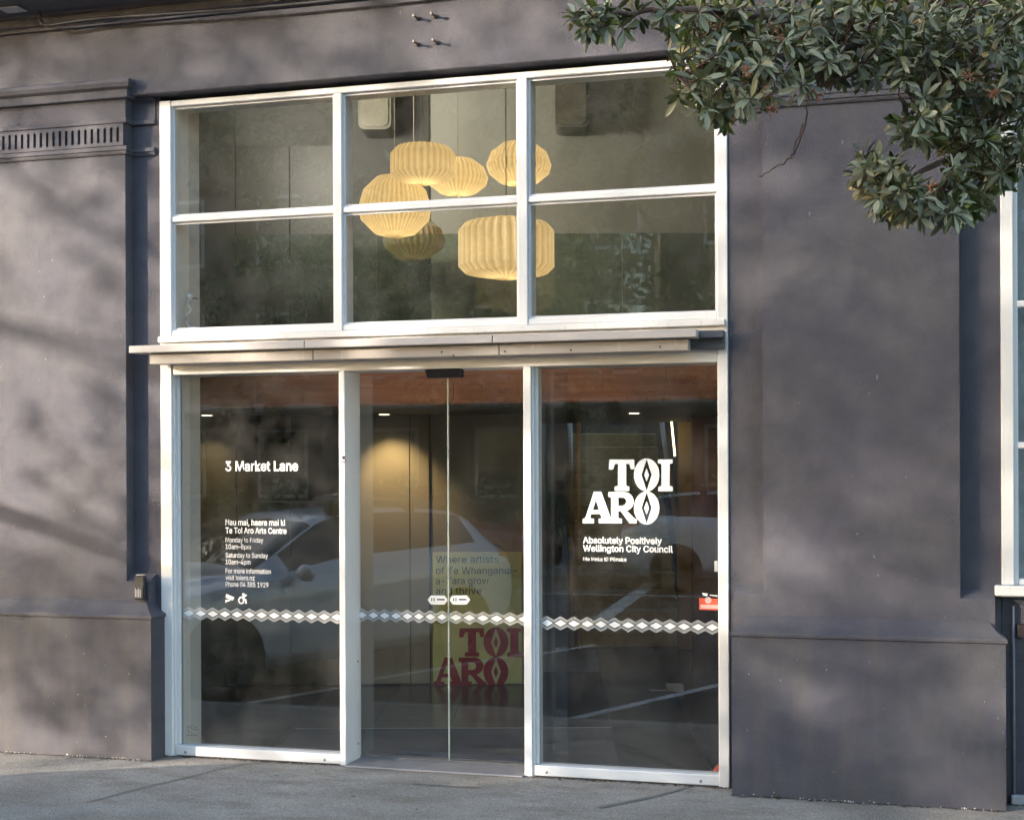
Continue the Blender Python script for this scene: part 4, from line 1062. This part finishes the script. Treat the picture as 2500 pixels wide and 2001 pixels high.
regions = [([(1205, 0), (1400, 0), (1400, 45), (1330, 70), (1262, 88), (1212, 40)], 14, (4.15, 4.4)),
           ([(1400, 0), (1700, 0), (1770, 130), (1700, 180), (1640, 215), (1560, 250), (1500, 262), (1425, 215), (1415, 120)], 130, (4.15, 4.95)),
           ([(1690, 0), (2180, 0), (2180, 190), (2000, 185), (1880, 160), (1780, 170), (1700, 140)], 230, (4.3, 5.4)),
           ([(1870, 205), (1980, 200), (2010, 290), (1955, 300), (1890, 275)], 20, (4.2, 4.6)),
           ([(1785, 325), (1840, 318), (1960, 385), (1995, 435), (1955, 462), (1870, 448), (1815, 408)], 40, (4.2, 4.55)),
           ([(1965, 405), (2060, 400), (2085, 430), (2040, 458), (1975, 468)], 16, (4.25, 4.6)),
           ([(1990, 190), (2180, 170), (2180, 330), (2100, 400), (2045, 440), (2000, 380)], 84, (4.4, 4.9))]
inview = []; hidden = []; twb = bmesh.new()
def grow(c, n, store, size=(.036, .072)):
    near = min(skel, key=lambda s: (s - c).length)
    ax = (c - near).normalized() + Vector([rng.uniform(-.5, .5) for _ in range(3)]) + Vector((-.12, -.30, .18))
    ax.normalize()
    if (c - near).length > .03:
        mid = near.lerp(c, .55) + Vector([rng.uniform(-.03, .03) for _ in range(3)]) - ax * .02
        atube(twb, [near, mid, c], [.0035, .0028, .002], 5, False)
    store += rosette(c, ax, n, rng, size)
for P, n, (wa, wb) in regions:
    xs_ = [p[0] for p in P]; ys_ = [p[1] for p in P]; k = 0
    while k < n:
        x = rng.uniform(min(xs_), max(xs_)); y = rng.uniform(min(ys_), max(ys_))
        if not inpoly(x, y, P): continue
        k += 1; grow(ro2(x, y, rng.uniform(wa, wb)), rng.randint(12, 19), inview)
kid(tag(mk('twigs', twb, M_TWIG, None, True), kind='stuff'), tree)
inview.sort(key=lambda M: (M.translation - CAM).dot(FWD) / M.col[0].length)
for M in inview[:300]:
    o = bpy.data.objects.new('leaf', LEAF_ME[rng.randrange(7)]); col.objects.link(o); o.matrix_basis = M; kid(o, tree)
leaf_mass('foliage', inview[300:], M_LEAF_A, tree, rng)
for (x, y) in ((1572, 150), (1612, 195), (1624, 235), (1720, 200), (2040, 160), (1960, 395), (2090, 195), (1640, 75)):   # dry seed heads
    c = ro2(x, y, 4.15); bm = bmesh.new()
    for k in range(14):
        d = Vector([rng.gauss(0, 1) for _ in range(3)]).normalized(); atube(bm, [c, c + d * .022], [.0015, .003], 4)
    kid(mk('seed_head', bm, plain('dry_flower', (.22, .095, .05), .8)), tree)
crown = []
for k in range(600):
    a = rng.uniform(0, 6.28); r = 2.6 * math.sqrt(rng.random()); z = rng.uniform(3.5, 5.8)
    c = TB + Vector((r * math.cos(a) * 1.1, -1.0 + r * math.sin(a) * .9, z)); q = c - CAM
    if c.y > -.35: continue
    if q.dot(FWD) > .5:
        ix = P_X + F_PX * q.dot(RIGHT) / q.dot(FWD); iy = Y_H - F_PX * q.z / q.dot(FWD)
        if -200 < ix < 2620 and iy > -160: continue
    crown += rosette(c, Vector([rng.uniform(-1, 1) for _ in range(3)]), 14, rng, (.07, .12))
leaf_mass('foliage', crown, M_LEAF_A, tree, rng, True)

# ------------------------------------------------------------------ other trees of the street (they shade the wall and show in the glass)
def cloud_tree(name, label, base, h, crowns, n, size, seed, mat=M_FAR, trunk_r=.2, group='trees along the street'):
    rg = random.Random(seed); base = Vector(base)
    t = thing(name, label, 'tree', group, base)
    top = base + Vector((0, 0, h))
    sp = smoothed([base - Vector((0, 0, .03)), base.lerp(top, .35) + Vector((.1, .05, 0)), base.lerp(top, .7) - Vector((.1, 0, 0)), top], 5)
    tube('trunk', sp, [trunk_r * (1 - .75 * i / (len(sp) - 1)) for i in range(len(sp))], M_BARK, t, 10)
    ms = []; tot = sum(c[3] for c in crowns)
    for cx, cy, cz, r in crowns:
        c = Vector((cx, cy, cz)); j = base.lerp(top, min(1, max(.3, (cz - base.z - r * .5) / h)))
        tube('limb', smoothed([j, j.lerp(c, .5) + Vector((0, 0, -.1)), c], 4), [trunk_r * .45 * (1 - .8 * i / 8) for i in range(9)], M_BARK, t, 7)
        for k in range(int(n * r / tot)):
            d = Vector([rg.gauss(0, 1) for _ in range(3)]).normalized() * r * rg.random() ** .4
            p = c + Vector((d.x, d.y, d.z * .8)); ax = (d + Vector([rg.uniform(-.6, .6) for _ in range(3)]) * r)
            ms += rosette(p, ax, 6, rg, size)
    kid(leaf_mass('foliage', ms, mat, None, rg, True), t)
    return t
fp = Vector((1.5, 0, 2.0)) + TOSUN * 15
cr = []
rg = random.Random(3)
side = Vector((TOSUN.y, -TOSUN.x, 0)).normalized()
for k in range(24):
    c = fp + side * rg.uniform(-3.1, 3.1) + Vector((0, 0, rg.uniform(-1.9, 2.8))) + TOSUN * rg.uniform(-1.2, 1.8)
    hit = c - TOSUN * ((c.y - YP) / TOSUN.y)
    if hit.x < .1 and .75 < hit.z < 2.1: continue                # clusters left out so the sun reaches the lower left wall
    cr.append((c.x, c.y, c.z, rg.uniform(.6, 1.05)))
lt_tree = cloud_tree('street_tree', 'street tree out of view on the left that dapples the wall', (fp.x - .6, fp.y - .5, ROAD_Z), 5.6, cr, 4200, (.08, .13), 9, M_LEAF_A, .12, None)
a = un(0, 1249, YP); b = un(307, 1362, YP); d = (b - a)
SD = 5.2
limb = [a - d * .9 + TOSUN * SD, a + TOSUN * SD, a + d * .5 + TOSUN * SD + Vector((0, 0, .012)), b + TOSUN * SD, b + d * .5 + TOSUN * SD]
tb2 = Vector((limb[0].x - .7, limb[0].y - .5, ROAD_Z))
bt = cloud_tree('street_tree', 'bare stemmed street tree out of view whose limb shades the left wall', tb2, 4.6, [(tb2.x, tb2.y, 5.4, .8), (tb2.x - .7, tb2.y + .2, 5.7, .8)], 300, (.08, .13), 15, M_LEAF_A, .13, None)
limb = [Vector((tb2.x + .05, tb2.y, limb[0].z + .25))] + limb
tube('limb', smoothed(limb, 5), [.062 - .022 * i / 25 for i in range(26)], M_BARK, bt, 9)
for i, (x, y, h) in enumerate(((-17, -18.5, 11.5), (-12.2, -17.5, 12.0), (-7.5, -18.6, 11.5), (-3.0, -17.6, 11), (1.6, -18.4, 10.0), (6.0, -17.8, 9.0))):
    rg = random.Random(40 + i)
    cr = [(x + rg.uniform(-2.4, 2.4), y + rg.uniform(-1.5, 1.5), rg.uniform(3.2, h + .5), rg.uniform(1.3, 2.1)) for k in range(14)]
    cloud_tree('street_tree', ['first', 'second', 'third', 'fourth', 'fifth', 'sixth'][i] + ' tree from the left in the row mirrored across the street', (x, y, ROAD_Z + .13), h * .8, cr, 1500, (.20, .34), 60 + i, M_FAR, .22)
# hedge
rg = random.Random(77); ms = []
for k in range(1500):
    p = Vector((rg.uniform(-22, 9), rg.uniform(-16.6, -15.9), rg.uniform(0, 1.5))); ms += rosette(p, Vector((rg.uniform(-1, 1), rg.uniform(0, 1), rg.uniform(0, 1))), 4, rg, (.14, .24))
h = thing('hedge', 'clipped green hedge across the street, mirrored low in the glass', 'hedge', loc=(-6, -16.2, ROAD_Z + .13))
kid(leaf_mass('foliage', ms, M_FAR, None, rg, True), h)
# building across the street
ob = thing('building', 'long brick building across the street, mirrored behind the trees', 'building', loc=(-8, -27, ROAD_Z))
M_BRK = plain('red_brown_wall', (.16, .10, .075), .85, var=.1, scale=12); M_PALE = plain('pale_trim', (.5, .48, .44), .8)
box('wall', -24, 11, -29, -26.5, ROAD_Z, 12.5, M_BRK, ob, 0); box('parapet', -24.2, 11.2, -29, -26.3, 12.5, 13.1, M_PALE, ob, .02)
for r in range(3):
    for k in range(11):
        x = -22.5 + k * 3.1; z = .9 + r * 3.2
        w = box('window', x, x + 1.5, -26.5, -26.44, z, z + 1.9, M_PALE, ob, .01); box('glass', x + .1, x + 1.4, -26.44, -26.43, z + .1, z + 1.8, M_CGLASS, w, 0)
aw = box('awning', -20, 4, -26.4, -24.6, 3.25, 3.4, M_PALE, ob, .01)

M_GUM = [plain('old_gum_dark', (.13, .12, .11), .8), plain('old_gum_pale', (.36, .34, .31), .8)]
# ------------------------------------------------------------------ small wear at the foot of the wall
rg = random.Random(21); bm = bmesh.new()
def fleck(bm, c, r, nrm):
    t1 = nrm.orthogonal().normalized(); t2 = nrm.cross(t1); a0 = rg.uniform(0, 6.28); n = rg.randint(4, 6)
    bm.faces.new([bm.verts.new(c + (t1 * math.cos(a0 + k * 6.283 / n) + t2 * math.sin(a0 + k * 6.283 / n)) * r * rg.uniform(.5, 1.3)) for k in range(n)])
for k in range(150):
    x = rg.choice((-1.05, -.92, -.5, -.2, -.12, 3.62, 3.95, 4.05, 4.3, 4.7)) + rg.gauss(0, .07)
    if XPL < x < XPR0 or x > XPR: continue
    fleck(bm, Vector((x, -.1665, abs(rg.gauss(0, .004)) + .001)), rg.uniform(.002, .006), Vector((0, -1, 0)))
for k in range(11):
    x = rg.choice((rg.uniform(-1.2, XPL), rg.uniform(XPR0, XPR))); fleck(bm, Vector((x, -.1665, rg.uniform(.03, .8) ** 1.3)), rg.uniform(.0015, .004), Vector((0, -1, 0)))
kid(tag(mk('paint_chips', bm, plain('pale_chips', (.55, .53, .50), .8)), kind='stuff'), bld)
bm = bmesh.new()
for k in range(230):
    x = rg.uniform(-1.6, 5.2); y = -.13 - abs(rg.gauss(0, .35)) if rg.random() < .6 else rg.uniform(-1.1, -.05)
    if y < -1.4: continue
    n = Vector((rg.uniform(-.4, .4), rg.uniform(-.4, .4), 1)).normalized(); fleck(bm, Vector((x, y, .007)), rg.uniform(.002, .007), n)
bs = bmesh.new()
for k in range(900):
    x = rg.uniform(-1.4, 5.1)
    yb = -.168 if (x < XPL or XPR0 < x < XPR) else -.012
    fleck(bs, Vector((x, yb - abs(rg.gauss(0, .012)), .0055)), rg.uniform(.003, .012), Vector((0, rg.uniform(-.3, .1), 1)).normalized())
tag(mk('soil', bs, plain('dark_soil', (.06, .045, .035), .95, var=.3, scale=50)), 'dark soil and grit caught where the wall meets the footpath', 'soil', kind='stuff')
tag(mk('leaf_litter', bm, plain('dry_litter', (.36, .31, .25), .9, var=.4, scale=60)), 'tiny dry petals and grit scattered on the footpath', 'litter', kind='stuff')
for k in range(22):
    g = bmesh.new(); fleck(g, Vector((rg.uniform(-1.5, 5), rg.uniform(-1.0, -.2), .0045)), rg.uniform(.010, .022), Vector((0, 0, 1)))
    kid(mk('gum_spot', g, M_GUM[k % 2]), footpath)
wc = un(1894, 1940, -.18); t = thing('weed', 'tiny green weed at the foot of the right plinth', 'weed', loc=(wc.x, -.18, 0))
for k in range(6):
    a = k * 1.05; M = leaf_frame(Vector((math.cos(a), math.sin(a) * .6 - .2, .7)), Vector((0, 0, 1)), .028, .03).to_4x4(); M.translation = Vector((wc.x, -.18, .004))
    o = bpy.data.objects.new('leaf', LEAF_ME[k]); col.objects.link(o); o.matrix_basis = M; kid(o, t)
